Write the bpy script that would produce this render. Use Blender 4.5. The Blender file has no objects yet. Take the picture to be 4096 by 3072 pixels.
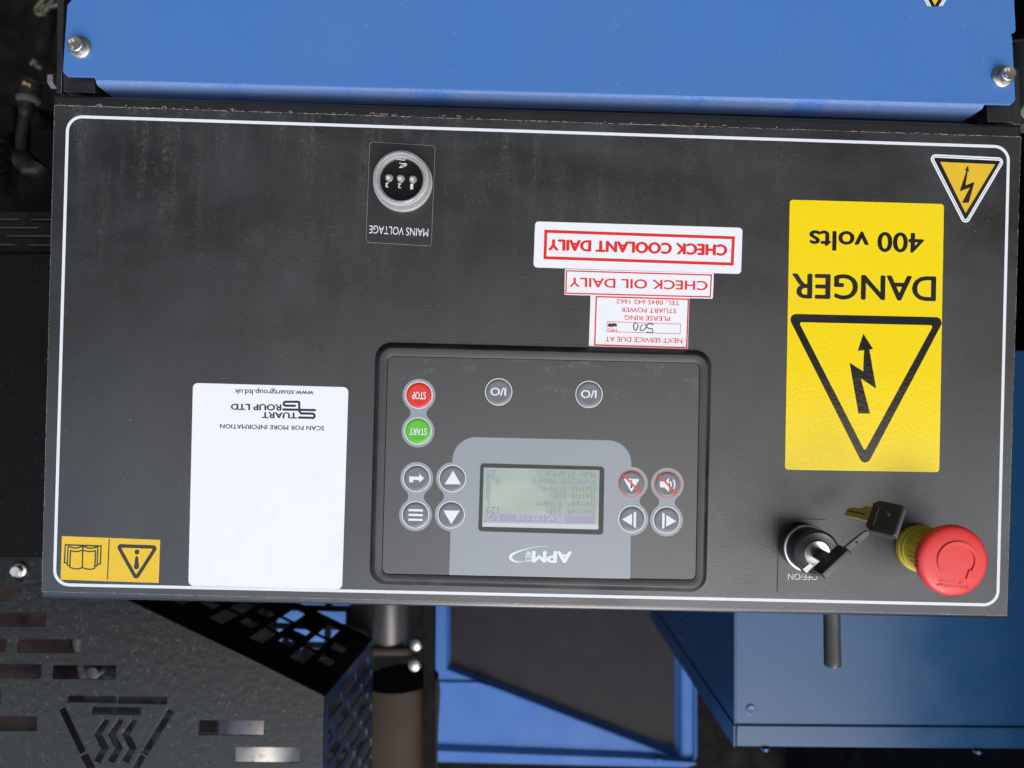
import bpy, bmesh, math, random
from mathutils import Vector, Matrix
import numpy as np
random.seed(7)
SC = bpy.context.scene
COL = SC.collection
ZB = 1.25          # height of the panel's centre above the ground, metres

# ------------------------------------------------------------------ camera
# q frame (mm): a = right in the upside-down photograph, b = down in it, d = away from the viewer
CX, CY, F = 2048.0, 1536.0, 2840.0
rv = (-3.41881044e-03, -1.64143523e-02, 2.65556386e-02)
CQ = Vector((-23.10563415, 15.35884522, -451.54925745))
RM = Matrix.Rotation(Vector(rv).length, 3, Vector(rv).normalized())   # q -> camera (right, down, forward)
def q2w(q): return Vector((-q[0]/1000.0, q[2]/1000.0, ZB+q[1]/1000.0))
cam = bpy.data.objects.new('camera', bpy.data.cameras.new('camera'))
COL.objects.link(cam); SC.camera = cam
rt, dn, fw = [RM.transposed() @ Vector(v) for v in ((1,0,0),(0,1,0),(0,0,1))]
def d2w(v): return Vector((-v[0], v[2], v[1]))
X_, Y_, Z_ = d2w(rt), -d2w(dn), -d2w(fw)
# the photograph was taken with the camera held upside down, so the picture's right is -X of the place
M = Matrix(((X_[0],Y_[0],Z_[0]),(X_[1],Y_[1],Z_[1]),(X_[2],Y_[2],Z_[2])))
cam.matrix_world = Matrix.Translation(q2w(CQ)) @ M.to_4x4()
cam.data.sensor_width = 36.0
cam.data.lens = F/4096*36
cam.data.clip_start = 0.01; cam.data.clip_end = 2000
cam.data.dof.use_dof = True
cam.data.dof.focus_distance = 0.448
cam.data.dof.aperture_fstop = 6.5

# ------------------------------------------------------------------ sky, sun, exposure
w = bpy.data.worlds.new('World'); SC.world = w; w.use_nodes = True
nt = w.node_tree; nt.nodes.clear()
sky = nt.nodes.new('ShaderNodeTexSky'); sky.sky_type = 'NISHITA'; sky.sun_disc = False
SUN_EL, SUN_AZ = math.radians(44), math.radians(196)   # azimuth clockwise from +Y
sky.sun_elevation = SUN_EL; sky.sun_rotation = SUN_AZ
sky.air_density = 1.0; sky.dust_density = 2.6; sky.ozone_density = 2.0
bg = nt.nodes.new('ShaderNodeBackground'); bg.inputs['Strength'].default_value = 0.15
wo = nt.nodes.new('ShaderNodeOutputWorld')
nt.links.new(sky.outputs[0], bg.inputs[0]); nt.links.new(bg.outputs[0], wo.inputs[0])
sl = bpy.data.lights.new('sun', 'SUN'); sl.energy = 0.75; sl.angle = math.radians(30); sl.color = (1.0, 0.985, 0.965)
so = bpy.data.objects.new('sun', sl); COL.objects.link(so)
sd = Vector((math.sin(SUN_AZ)*math.cos(SUN_EL), math.cos(SUN_AZ)*math.cos(SUN_EL), math.sin(SUN_EL)))
so.rotation_euler = sd.to_track_quat('Z', 'Y').to_euler(); so.location = (0, -3, 5)
SC.view_settings.view_transform = 'Standard'; SC.view_settings.look = 'None'
SC.view_settings.gamma = 1.0; SC.view_settings.exposure = 0.66

# ------------------------------------------------------------------ pixel -> place
def Q(px, py, h=0.0):
    """point of the photograph (4096x3072) seen at height h mm in front of the panel plane -> (X, Z) mm, upright view"""
    dv = RM.transposed() @ Vector(((px-CX)/F, (py-CY)/F, 1.0))
    t = (-h - CQ[2])/dv[2]
    q = CQ + dv*t
    return (-q[0], q[1])
def zoomer(ox, oy, s):
    return lambda x, y, h=0.0: Q(ox+x*s, oy+y*s, h)
def pts(fn, lst, h=None): return [fn(x, y) if h is None else fn(x, y, h) for x, y in lst]

# ------------------------------------------------------------------ mesh helpers (scene mm, converted to m)
def frame(h=0.0): return (Vector((0, -h, 0)), Vector((1,0,0)), Vector((0,0,1)), Vector((0,-1,0)))
def tow(v): return (v[0]/1000.0, v[1]/1000.0, ZB+v[2]/1000.0)
def mesh_from(vs, fs, name='m'):
    me = bpy.data.meshes.new(name); me.from_pydata([tow(v) for v in vs], [], fs); me.update(); return me
def fix_normals(me):
    bm = bmesh.new(); bm.from_mesh(me); bmesh.ops.recalc_face_normals(bm, faces=bm.faces); bm.to_mesh(me); bm.free(); return me
def shape(contours, h=0.0, thick=0.0, bevel=0.0, fr=None, bres=1):
    """2D outline with holes, front face at h+thick, back at h, in the frame's plane"""
    if fr is None: fr = frame(0.0)
    O, U, V, N = fr
    cu = bpy.data.curves.new('c', 'CURVE'); cu.dimensions = '2D'; cu.fill_mode = 'BOTH'
    for c in contours:
        sp = cu.splines.new('POLY'); sp.points.add(len(c)-1)
        for i, (x, y) in enumerate(c): sp.points[i].co = (x, y, 0, 1)
        sp.use_cyclic_u = True
    if thick > 0:
        cu.extrude = max(1e-5, thick/2-bevel)
        if bevel > 0: cu.bevel_depth = bevel; cu.bevel_resolution = bres; cu.offset = -bevel
    ob = bpy.data.objects.new('t', cu)
    me = bpy.data.meshes.new_from_object(ob)
    bpy.data.objects.remove(ob); bpy.data.curves.remove(cu)
    for v in me.vertices:
        p = O + U*v.co.x + V*v.co.y + N*(v.co.z+h+thick/2)
        v.co = tow(p)
    me.update()
    if bevel > 0:
        me.shade_smooth() if hasattr(me, 'shade_smooth') else None
        try: me.set_sharp_from_angle(angle=math.radians(50))
        except Exception: pass
    return me
def roundpoly(P, r, n=6):
    if not isinstance(r, (list, tuple)): r = [r]*len(P)
    out = []; L = len(P)
    for i in range(L):
        p, a, b = Vector(P[i]), Vector(P[i-1]), Vector(P[(i+1) % L])
        ri = r[i]
        if ri <= 0: out.append(tuple(p)); continue
        u = (a-p).normalized(); v = (b-p).normalized()
        ang = math.acos(max(-1, min(1, u.dot(v))))
        t = min(ri/math.tan(ang/2), (a-p).length*.49, (b-p).length*.49); rr = t*math.tan(ang/2)
        c = p + (u+v).normalized()*(rr/math.sin(ang/2))
        s = p+u*t-c; e = p+v*t-c
        a0 = math.atan2(s.y, s.x); a1 = math.atan2(e.y, e.x)
        d = (a1-a0+math.pi) % (2*math.pi)-math.pi
        for k in range(n+1):
            th = a0+d*k/n; out.append((c.x+rr*math.cos(th), c.y+rr*math.sin(th)))
    return out
def circle(c, r, n=40): return [(c[0]+r*math.cos(2*math.pi*k/n), c[1]+r*math.sin(2*math.pi*k/n)) for k in range(n)]
def rect(x0, y0, x1, y1): return [(x0,y0),(x1,y0),(x1,y1),(x0,y1)]
def offset_poly(P, d):
    """offset a polygon outwards by d (mitred)"""
    L = len(P); A = sum(P[i-1][0]*P[i][1]-P[i][0]*P[i-1][1] for i in range(L))
    s = 1 if A > 0 else -1
    out = []
    for i in range(L):
        p, a, b = Vector(P[i]), Vector(P[i-1]), Vector(P[(i+1) % L])
        u = (p-a).normalized(); v = (b-p).normalized()
        n1 = Vector((u.y, -u.x))*s; n2 = Vector((v.y, -v.x))*s
        m = (n1+n2); m = m/max(1e-6, m.length)
        out.append(tuple(p+m*(d/max(.25, m.dot(n1)))))
    return out
def catmull(P, n=6, closed=False):
    out = []; L = len(P)
    rng = L if closed else L-1
    g = (lambda i: P[i % L]) if closed else (lambda i: P[max(0, min(L-1, i))])
    for i in range(rng):
        p0, p1, p2, p3 = [Vector(g(i+k)) for k in (-1,0,1,2)]
        for k in range(n):
            t = k/n
            out.append(tuple(.5*((2*p1)+(p2-p0)*t+(2*p0-5*p1+4*p2-p3)*t*t+(3*p1-p0-3*p2+p3)*t**3)))
    if not closed: out.append(tuple(P[-1]))
    return out
def ribbon_outline(P, wd, cap=4, taper=None):
    L = []; R = []; n = len(P)
    for i in range(n):
        p = Vector(P[i]); a = Vector(P[max(0, i-1)]); b = Vector(P[min(n-1, i+1)])
        u = (p-a) if (p-a).length > 1e-9 else (b-p); v = (b-p) if (b-p).length > 1e-9 else u
        u = u.normalized(); v = v.normalized()
        n1 = Vector((-u.y, u.x)); n2 = Vector((-v.y, v.x)); m = n1+n2; m = m/max(1e-6, m.length)
        k = (wd/2)*(taper(i/(n-1)) if taper else 1)/max(.35, m.dot(n1))
        L.append(tuple(p+m*k)); R.append(tuple(p-m*k))
    out = list(L)
    if cap:
        e = Vector(P[-1]); u = (e-Vector(P[-2])).normalized(); a0 = math.atan2(u.y, u.x)
        for k in range(1, cap): th = a0+math.pi/2-math.pi*k/cap; out.append((e.x+wd/2*math.cos(th), e.y+wd/2*math.sin(th)))
    out += R[::-1]
    if cap:
        e = Vector(P[0]); u = (e-Vector(P[1])).normalized(); a0 = math.atan2(u.y, u.x)
        for k in range(1, cap): th = a0+math.pi/2-math.pi*k/cap; out.append((e.x+wd/2*math.cos(th), e.y+wd/2*math.sin(th)))
    return out
def join(meshes):
    bm = bmesh.new()
    for m in meshes: bm.from_mesh(m)
    me = bpy.data.meshes.new('j'); bm.to_mesh(me); bm.free(); return me
def smooth(me, ang=40):
    me.shade_smooth()
    try: me.set_sharp_from_angle(angle=math.radians(ang))
    except Exception: pass
    return me
def lathe(prof, c, seg=48, h0=0.0, fr=None, closed=False, ang=35, cap=True):
    """profile of (r, h) round the axis through c normal to the frame's plane"""
    O, U, V, N = fr or frame(0.0)
    vs = []; fs = []; n = len(prof)
    for r, h in prof:
        for k in range(seg):
            t = 2*math.pi*k/seg
            vs.append(O+U*(c[0]+r*math.cos(t))+V*(c[1]+r*math.sin(t))+N*(h+h0))
    m = n if closed else n-1
    for i in range(m):
        j = (i+1) % n
        for k in range(seg):
            k2 = (k+1) % seg
            fs.append((i*seg+k, i*seg+k2, j*seg+k2, j*seg+k))
    if not closed and cap:
        if prof[0][0] > 1e-6: fs.append(tuple(range(seg))[::-1])
        if prof[-1][0] > 1e-6: fs.append(tuple((n-1)*seg+k for k in range(seg)))
    me = mesh_from(vs, fs)
    bm = bmesh.new(); bm.from_mesh(me); bmesh.ops.remove_doubles(bm, verts=bm.verts, dist=1e-7)
    bmesh.ops.recalc_face_normals(bm, faces=bm.faces); bm.to_mesh(me); bm.free()
    return smooth(me, ang)
def tube(path, r, seg=12, cap=True, rf=None):
    """round tube through 3D points (scene mm, world axes)"""
    P = [Vector(p) for p in path]; n = len(P); vs = []; fs = []
    up = Vector((0.13, 0.31, 0.94)).normalized(); prev = None
    for i in range(n):
        t = (P[min(n-1, i+1)]-P[max(0, i-1)]).normalized()
        a = (prev - t*prev.dot(t)) if prev is not None else t.cross(up)
        if a.length < 1e-4: a = t.cross(Vector((1,0,0)))
        a.normalize(); b = t.cross(a); prev = a
        rr = r if rf is None else rf(i/(n-1))
        for k in range(seg):
            th = 2*math.pi*k/seg; vs.append(P[i]+a*math.cos(th)*rr+b*math.sin(th)*rr)
    for i in range(n-1):
        for k in range(seg):
            k2 = (k+1) % seg; fs.append((i*seg+k, i*seg+k2, (i+1)*seg+k2, (i+1)*seg+k))
    if cap: fs.append(tuple(range(seg))[::-1]); fs.append(tuple((n-1)*seg+k for k in range(seg)))
    return smooth(fix_normals(mesh_from(vs, fs)), 50)
def catmull3(P, n=8):
    out = []; L = len(P)
    for i in range(L-1):
        p0, p1, p2, p3 = [Vector(P[max(0, min(L-1, i+k))]) for k in (-1,0,1,2)]
        for k in range(n):
            t = k/n; out.append(.5*((2*p1)+(p2-p0)*t+(2*p0-5*p1+4*p2-p3)*t*t+(3*p1-p0-3*p2+p3)*t**3))
    out.append(Vector(P[-1])); return out
def P3(px, py, h): X, Z = Q(px, py, h); return Vector((X, -h, Z))

# text: built-in font, fitted between two points of the baseline
def text_raw(s, bold=0.0, spacing=1.0):
    cu = bpy.data.curves.new('t', 'FONT'); cu.body = s; cu.size = 1.0; cu.offset = bold; cu.space_character = spacing
    cu.resolution_u = 4
    ob = bpy.data.objects.new('t', cu); me = bpy.data.meshes.new_from_object(ob)
    bpy.data.objects.remove(ob); bpy.data.curves.remove(cu)
    return me
_cap = {}
def text(s, pL, pR, cap, h=0.0, bold=0.0, shear=0.0, spacing=1.0, fr=None, ref='H'):
    if bold > .003:
        d = bold*1.7*cap; out = []
        for k, (dx, dz) in enumerate(((0,0),(d,0),(-d,0),(0,d*.6),(0,-d*.6))):
            out.append(text(s, (pL[0]+dx, pL[1]+dz), (pR[0]+dx, pR[1]+dz), cap, h+.0025*k, 0.0, shear, spacing, fr, ref))
        return join(out)
    return text1(s, pL, pR, cap, h, bold, shear, spacing, fr, ref)
def text1(s, pL, pR, cap, h=0.0, bold=0.0, shear=0.0, spacing=1.0, fr=None, ref='H'):
    """upright baseline from pL to pR (X, Z mm), capital height cap mm"""
    me = text_raw(s, bold, spacing)
    key = (ref, bold)
    if key not in _cap:
        m = text_raw(ref, bold); _cap[key] = max(v.co.y for v in m.vertices); bpy.data.meshes.remove(m)
    xs = [v.co.x for v in me.vertices]; x0, x1 = min(xs), max(xs)
    pL, pR = Vector(pL), Vector(pR); u = pR-pL; Ln = u.length; u.normalize(); v_ = Vector((-u.y, u.x))
    O, U, V, N = fr or frame(0.0)
    for v in me.vertices:
        yy = v.co.y/_cap[key]*cap; xx = (v.co.x-x0)/(x1-x0)*Ln + shear*yy
        p = pL+u*xx+v_*yy
        v.co = tow(O+U*p.x+V*p.y+N*h)
    me.update(); return me

# ------------------------------------------------------------------ objects
def setp(o, label=None, cat=None, group=None, kind=None):
    if label: o['label'] = label
    if cat: o['category'] = cat
    if group: o['group'] = group
    if kind: o['kind'] = kind
    return o
def thing(name, at, label, cat, group=None, kind=None):
    """Empty at a thing's base; at = (X, h, Z) mm"""
    o = bpy.data.objects.new(name, None); COL.objects.link(o)
    o.location = tow((at[0], -at[1], at[2])); o.empty_display_size = 0.01
    return setp(o, label, cat, group, kind)
def rootloc(o):
    l = Vector(o.location)
    while o.parent: o = o.parent; l += o.location
    return l
def part(name, me, mat, parent, label=None, kind=None):
    o = bpy.data.objects.new(name, me); me.name = name; COL.objects.link(o)
    o.parent = parent
    me.transform(Matrix.Translation(-rootloc(parent)))
    if mat is not None: me.materials.clear(); me.materials.append(mat)
    return setp(o, label, None, None, kind)
def single(name, me, mat, label=None, cat=None, group=None, kind=None):
    o = bpy.data.objects.new(name, me); me.name = name; COL.objects.link(o)
    co = [v.co for v in me.vertices]
    c = Vector(((min(v.x for v in co)+max(v.x for v in co))/2, (min(v.y for v in co)+max(v.y for v in co))/2, min(v.z for v in co)))
    me.transform(Matrix.Translation(-c)); o.location = c
    if mat is not None: me.materials.clear(); me.materials.append(mat)
    return setp(o, label, cat, group, kind)

# ------------------------------------------------------------------ materials
def lin(r, g, b):
    f = lambda c: ((c/255+.055)/1.055)**2.4 if c > 10 else c/255/12.92
    return (f(r), f(g), f(b), 1)
class MB:
    def __init__(s, name, col=(.5,.5,.5,1), rough=.5, metal=0.0, spec=.5, **kw):
        s.m = bpy.data.materials.new(name); s.m.use_nodes = True; s.n = s.m.node_tree.nodes; s.l = s.m.node_tree.links
        s.p = s.n['Principled BSDF']; s.p.inputs['Base Color'].default_value = col
        s.p.inputs['Roughness'].default_value = rough; s.p.inputs['Metallic'].default_value = metal
        s.p.inputs['Specular IOR Level'].default_value = spec
        for k, v in kw.items(): s.p.inputs[k].default_value = v
        s.geo = None; s.cur = None; s.hcur = None
    def pos(s, scale=(1,1,1)):
        if s.geo is None: s.geo = s.n.new('ShaderNodeNewGeometry')
        mp = s.n.new('ShaderNodeMapping'); mp.inputs['Scale'].default_value = scale
        s.l.new(s.geo.outputs['Position'], mp.inputs['Vector']); return mp.outputs[0]
    def noise(s, scale, detail=3, rough=.55, stretch=(1,1,1), dist=0.0, off=None):
        t = s.n.new('ShaderNodeTexNoise'); t.inputs['Scale'].default_value = scale; t.inputs['Detail'].default_value = detail
        t.inputs['Roughness'].default_value = rough; t.inputs['Distortion'].default_value = dist
        s.l.new(s.pos(stretch), t.inputs['Vector']); return t.outputs['Fac']
    def voro(s, scale, feature='F1', stretch=(1,1,1), rnd=1.0):
        t = s.n.new('ShaderNodeTexVoronoi'); t.feature = feature; t.inputs['Scale'].default_value = scale
        t.inputs['Randomness'].default_value = rnd
        s.l.new(s.pos(stretch), t.inputs['Vector']); return t.outputs['Distance']
    def ramp(s, fac, a, b, lo=0.0, hi=1.0):
        r = s.n.new('ShaderNodeMapRange'); r.inputs[1].default_value = a; r.inputs[2].default_value = b
        r.inputs[3].default_value = lo; r.inputs[4].default_value = hi; r.clamp = True
        s.l.new(fac, r.inputs[0]); return r.outputs[0]
    def math(s, op, a, b):
        r = s.n.new('ShaderNodeMath'); r.operation = op
        for i, v in enumerate((a, b)):
            if hasattr(v, 'node'): s.l.new(v, r.inputs[i])
            else: r.inputs[i].default_value = v
        return r.outputs[0]
    def mix(s, fac, col):
        """mix the base colour towards col by fac"""
        r = s.n.new('ShaderNodeMix'); r.data_type = 'RGBA'
        s.l.new(fac, r.inputs[0])
        if s.cur is None: r.inputs[6].default_value = s.p.inputs['Base Color'].default_value[:]
        else: s.l.new(s.cur, r.inputs[6])
        r.inputs[7].default_value = col
        s.cur = r.outputs[2]; s.l.new(s.cur, s.p.inputs['Base Color']); return s
    def rough(s, fac): s.l.new(fac, s.p.inputs['Roughness']); return s
    def bump(s, hgt, strength, dist):
        b = s.n.new('ShaderNodeBump'); b.inputs['Strength'].default_value = strength; b.inputs['Distance'].default_value = dist
        s.l.new(hgt, b.inputs['Height'])
        if s.hcur is not None: s.l.new(s.hcur, b.inputs['Normal'])
        s.hcur = b.outputs[0]; s.l.new(s.hcur, s.p.inputs['Normal']); return s
    def sep(s, axis):
        if s.geo is None: s.geo = s.n.new('ShaderNodeNewGeometry')
        x = s.n.new('ShaderNodeSeparateXYZ'); s.l.new(s.geo.outputs['Position'], x.inputs[0]); return x.outputs[axis]

def mat_overlay():
    m = MB('textured_black_film', (.0062,.0068,.0076,1), .36, spec=1.0)
    n = m.noise(1150, 2, .6)                                   # leather grain
    v = m.noise(2200, 2, .6)
    # dried splash dust in vertical runs, stronger low on the panel where rain splashes up
    low = m.ramp(m.sep(2), ZB-.02, ZB-.17, .0, 1.0)
    st = m.ramp(m.noise(1, 5, .65, stretch=(70,1,9), dist=.4), .48, .70, 0, 1)
    fine = m.ramp(m.noise(420, 4, .75), .44, .68, 0, 1)
    dust = m.math('MULTIPLY', m.math('MULTIPLY', st, fine), low)
    side = m.ramp(m.sep(0), -.16, .06, .35, 1.0)
    m.mix(m.math('MULTIPLY', m.math('MULTIPLY', dust, side), .6), (.20,.195,.185,1))
    big = m.ramp(m.noise(9, 4, .6, stretch=(1.6,1,.6)), .46, .72, 0, .05)
    m.mix(big, (.26,.275,.29,1))
    speck = m.ramp(m.noise(620, 2, .5), .745, .78, 0, .55)
    m.mix(speck, (.5,.48,.44,1))
    m.bump(n, .5, .00028); m.bump(v, .3, .00012)
    r = m.ramp(m.noise(11, 4, .62, stretch=(1,1,1.5), dist=.5), .34, .66, .27, .50); m.rough(r)
    return m.m
def mat_paint(name, col, rough=.3, dust=.05, grain=500, bump=.12, spec=.5, speck=.25):
    m = MB(name, col, rough, spec=spec)
    m.mix(m.ramp(m.noise(7, 5, .6, stretch=(1.5,1,.8)), .45, .8, 0, dust), (.45,.43,.42,1))
    m.mix(m.ramp(m.noise(420, 2, .5, stretch=(1,1,.6)), .70, .76, 0, speck), (.5,.48,.45,1))
    m.bump(m.noise(grain, 3, .5), bump, .0003)
    m.rough(m.ramp(m.noise(20, 4, .6), .3, .7, rough*.75, rough*1.25))
    return m.m
def mat_dusty_black(name, base=(.008,.008,.009,1), rough=.42, amount=.55, dens=.60, spec=.7):
    m = MB(name, base, rough, spec=spec)
    m.mix(m.ramp(m.noise(260, 3, .6, stretch=(1,1,.8)), dens, dens+.12, 0, amount), (.13,.12,.11,1))
    m.mix(m.ramp(m.noise(480, 2, .6), .66, .74, 0, .5*amount/.55), (.30,.28,.26,1))
    m.bump(m.noise(150, 3, .5), .5, .0006)
    return m.m
def mat_metal(name, col, rough=.35, stain=None, grain=300):
    m = MB(name, col, rough, 1.0)
    if stain: m.mix(m.ramp(m.noise(stain[0], 4, .7), stain[1], stain[1]+.12, 0, .85), stain[2])
    m.bump(m.noise(grain, 3, .5), .2, .0003)
    m.rough(m.ramp(m.noise(40, 4, .6), .3, .7, rough*.8, rough*1.3))
    return m.m
def mat_plain(name, col, rough=.5, spec=.5, grain=400, bump=.1, metal=0.0, dirt=.06, **kw):
    m = MB(name, col, rough, metal, spec, **kw)
    if dirt: m.mix(m.ramp(m.noise(30, 5, .65), .45, .8, 0, dirt), (.2,.19,.17,1))
    if bump: m.bump(m.noise(grain, 3, .5), bump, .0003)
    return m.m

M_ = {}
M_['film'] = mat_overlay()
M_['steel'] = mat_plain('black_painted_steel', (.011,.011,.012,1), .32, 1.0, 700, .25)
M_['worn'] = mat_plain('worn_pale_edge', (.42,.40,.37,1), .6, .3)
M_['white_print'] = mat_plain('white_print', (.66,.71,.74,1), .45, .4, 900, .12, dirt=.03)
def mat_white_vinyl():
    m = MB('white_vinyl', (.74,.765,.785,1), .3, spec=.45)
    m.mix(m.ramp(m.noise(26, 5, .65, dist=.4), .50, .72, 0, .10), (.52,.52,.50,1))
    m.mix(m.ramp(m.noise(520, 2, .5), .755, .79, 0, .6), (.2,.2,.19,1))
    m.bump(m.noise(48, 3, .5), .18, .0008); m.bump(m.noise(320, 2, .5), .12, .0003); return m.m
M_['sticker_white'] = mat_white_vinyl()
def mat_gloss(name, col, rough=.12, dots=False):
    m = MB(name, col, rough, spec=.5)
    m.bump(m.noise(420, 3, .55), .34, .0003); m.bump(m.noise(70, 2, .5), .12, .0008)
    m.mix(m.ramp(m.noise(12, 4, .6), .5, .8, 0, .05), (.5,.45,.3,1))
    return m.m
M_['yellow'] = mat_gloss('yellow_vinyl', (.80,.60,.006,1))
M_['black_vinyl'] = mat_gloss('black_vinyl_print', (.012,.012,.013,1))
def mat_halftone(name, a, b):
    m = MB(name, a, .4, spec=.4)
    rot = m.n.new('ShaderNodeMapping'); rot.inputs['Rotation'].default_value = (0, math.radians(45), 0)
    m.l.new(m.pos(), rot.inputs['Vector'])
    v = m.n.new('ShaderNodeTexVoronoi'); v.inputs['Scale'].default_value = 1700; v.inputs['Randomness'].default_value = 0
    m.l.new(rot.outputs[0], v.inputs['Vector'])
    m.mix(m.ramp(v.outputs['Distance'], .30, .55, 0, .8), b)
    m.mix(m.ramp(m.noise(60, 3, .6, stretch=(.5,1,2)), .4, .8, 0, .25), b)
    m.bump(m.noise(900, 2, .6), .4, .0003)
    return m.m
M_['halftone'] = mat_halftone('halftone_yellow', (.88,.62,.03,1), (.62,.38,.02,1))
M_['print_black'] = mat_plain('black_print', (.02,.021,.022,1), .4, .5, 900, .4, dirt=.1)
M_['print_red'] = mat_plain('red_print', (.66,.022,.018,1), .35, .4, 300, .05, dirt=.02)
M_['ink'] = mat_plain('marker_ink', (.015,.012,.02,1), .35, .5)
M_['ink_red'] = mat_plain('scribbled_ink', (.07,.008,.012,1), .4, .5)
M_['navy_print'] = mat_plain('navy_print', (.012,.016,.03,1), .35, .4, 300, .05, dirt=0)
M_['blue'] = mat_paint('blue_paint', (.060,.174,.45,1), .36)
def mat_blue_ledge():
    m = MB('dusty_blue_paint', (.045,.155,.44,1), .6)
    m.mix(m.ramp(m.noise(1, 3, .6, stretch=(26,3,3)), .38, .46, 0, .28), (.22,.25,.30,1))
    m.mix(m.ramp(m.noise(700, 3, .6), .45, .7, 0, .28), (.36,.35,.34,1))
    m.bump(m.noise(500, 3, .5), .3, .0006); return m.m
M_['blue_ledge'] = mat_blue_ledge()
M_['blue_shaded'] = mat_paint('shade_darkened_blue_paint', (.013,.068,.165,1), .28, dust=.0, spec=.42, speck=0)  # box paint darkened to stand for the shade it lies in
M_['guard'] = mat_dusty_black('dusty_black_guard', (.0075,.009,.0115,1), .28, .42, .60, .55)
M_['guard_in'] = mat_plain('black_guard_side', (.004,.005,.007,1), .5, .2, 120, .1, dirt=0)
M_['guard_side'] = mat_plain('guard_side_reflection_tint', (.010,.024,.065,1), .32, .8, 120, .1)  # black side plate, the canopy's blue reflection put into its base colour
M_['dark_plate'] = mat_dusty_black('dusty_dark_plate', (.002,.002,.002,1), .6, .10, .66, .12)
M_['engine'] = mat_plain('grimy_black_casting', (.004,.004,.004,1), .65, .08, 60, .5)
M_['void'] = mat_plain('unlit_black_lining', (.004,.004,.004,1), .8, .1)
M_['rust_plate'] = mat_plain('brown_primed_plate', (.038,.018,.016,1), .55, .3, 300, .4, dirt=.25)
M_['pipe'] = mat_metal('mottled_steel_pipe', (.55,.53,.5,1), .5, (45, .55, (.12,.09,.06,1)), 80)
M_['rusty'] = mat_plain('rust_spotted_plate', (.5,.46,.4,1), .6, .3, 100, .4)
_m = MB('rust_spotted_zinc', (.55,.53,.49,1), .55)
_m.mix(_m.ramp(_m.noise(160, 4, .7), .5, .6, 0, .9), (.19,.09,.03,1)); M_['rusty'] = _m.m
M_['taupe'] = mat_plain('taupe_foam', (.05,.038,.028,1), .8, .2, 60, .5)
M_['zinc'] = mat_metal('zinc_bolt', (.52,.51,.48,1), .38, (120, .55, (.28,.26,.22,1)), 500)
M_['zinc_mark'] = mat_plain('bolt_marking', (.62,.60,.56,1), .5, .5)
M_['bezel'] = mat_plain('charcoal_bezel', (.020,.021,.022,1), .42, .6, 1200, .25, dirt=.10)
M_['bezel_flank'] = mat_plain('black_bezel_flank', (.010,.010,.011,1), .45, .5, 1200, .2, dirt=.25)
def mat_keypad():
    m = MB('charcoal_keypad_film', (.020,.021,.022,1), .38, spec=1.0)
    low = m.ramp(m.sep(2), ZB+.03, ZB-.015, 0, 1)
    smear = m.ramp(m.noise(1, 5, .7, stretch=(40,1,90), dist=.6), .52, .74, 0, 1)
    fine = m.ramp(m.noise(600, 3, .7), .42, .68, 0, 1)
    m.mix(m.math('MULTIPLY', m.math('MULTIPLY', smear, fine), m.math('MULTIPLY', low, .8)), (.36,.35,.34,1))
    m.mix(m.ramp(m.noise(1600, 1, .5), .77, .8, 0, .5), (.5,.48,.44,1))
    m.bump(m.noise(1800, 2, .6), .5, .00015); return m.m
M_['keypad'] = mat_keypad()
M_['grey_print'] = mat_plain('mid_grey_print', (.235,.262,.29,1), .42, .8, 1800, .2, dirt=.05)
M_['btn_grey'] = mat_plain('grey_button', (.12,.133,.142,1), .4, .6, 1800, .2, dirt=.05)
M_['btn_red'] = mat_plain('red_button', (.60,.022,.012,1), .4, .5, 1800, .15, dirt=.02)
M_['btn_green'] = mat_plain('green_button', (.085,.42,.025,1), .4, .5, 1800, .15, dirt=.02)
M_['screen_frame'] = mat_plain('screen_surround', (.022,.023,.024,1), .45, .5, 1800, .3)
def mat_lcd():
    m = MB('lcd_panel', (.34,.39,.33,1), .18, spec=.6)
    m.mix(m.ramp(m.noise(1, 4, .6, stretch=(16,1,30)), .40, .62, 0, .8), (.22,.29,.245,1))
    m.mix(m.ramp(m.noise(700, 2, .5), .72, .8, 0, .4), (.12,.12,.11,1))
    m.mix(m.ramp(m.noise(200, 3, .6, stretch=(1,1,.4)), .66, .74, 0, .35), (.45,.47,.42,1))
    return m.m
M_['lcd'] = mat_lcd()
M_['lcd_edge'] = mat_plain('lcd_edge', (.46,.52,.53,1), .3, .5)
M_['lcd_bar'] = mat_plain('lcd_bar', (.27,.255,.38,1), .25, .6)
M_['lcd_grey'] = mat_plain('lcd_grey_ink', (.185,.205,.21,1), .25, .6)
M_['lcd_blue'] = mat_plain('lcd_blue_ink', (.18,.21,.34,1), .25, .6)
M_['red_plastic'] = mat_plain('red_plastic', (.68,.040,.036,1), .36, .45, 500, .12, dirt=.03)
M_['yellow_plastic'] = mat_plain('grimy_yellow_plastic', (.62,.47,.012,1), .45, .4, 200, .15, dirt=.55)
M_['black_plastic'] = mat_plain('black_plastic', (.016,.016,.017,1), .36, .5, 900, .2, dirt=.1)
M_['key_plastic'] = mat_plain('dark_key_plastic', (.020,.017,.008,1), .36, .6, 1500, .3, dirt=.1)
M_['key_edge'] = mat_plain('grey_key_edge', (.07,.072,.076,1), .45, .5, 1500, .35, dirt=.2)
M_['brass'] = mat_metal('brass', (.55,.42,.10,1), .38)
M_['chrome'] = mat_metal('chrome', (.60,.58,.55,1), .3, None, 200)
M_['ivory'] = mat_plain('ivory_mark', (.66,.66,.60,1), .4, .5)
M_['rubber'] = mat_plain('black_rubber', (.006,.006,.006,1), .55, .2, 90, .4)
M_['grey_rubber'] = mat_plain('dusty_grey_rubber', (.10,.10,.095,1), .7, .3, 90, .6)
M_['rod'] = mat_plain('dark_grey_rod', (.045,.045,.042,1), .35, .5, 60, .3)
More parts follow.
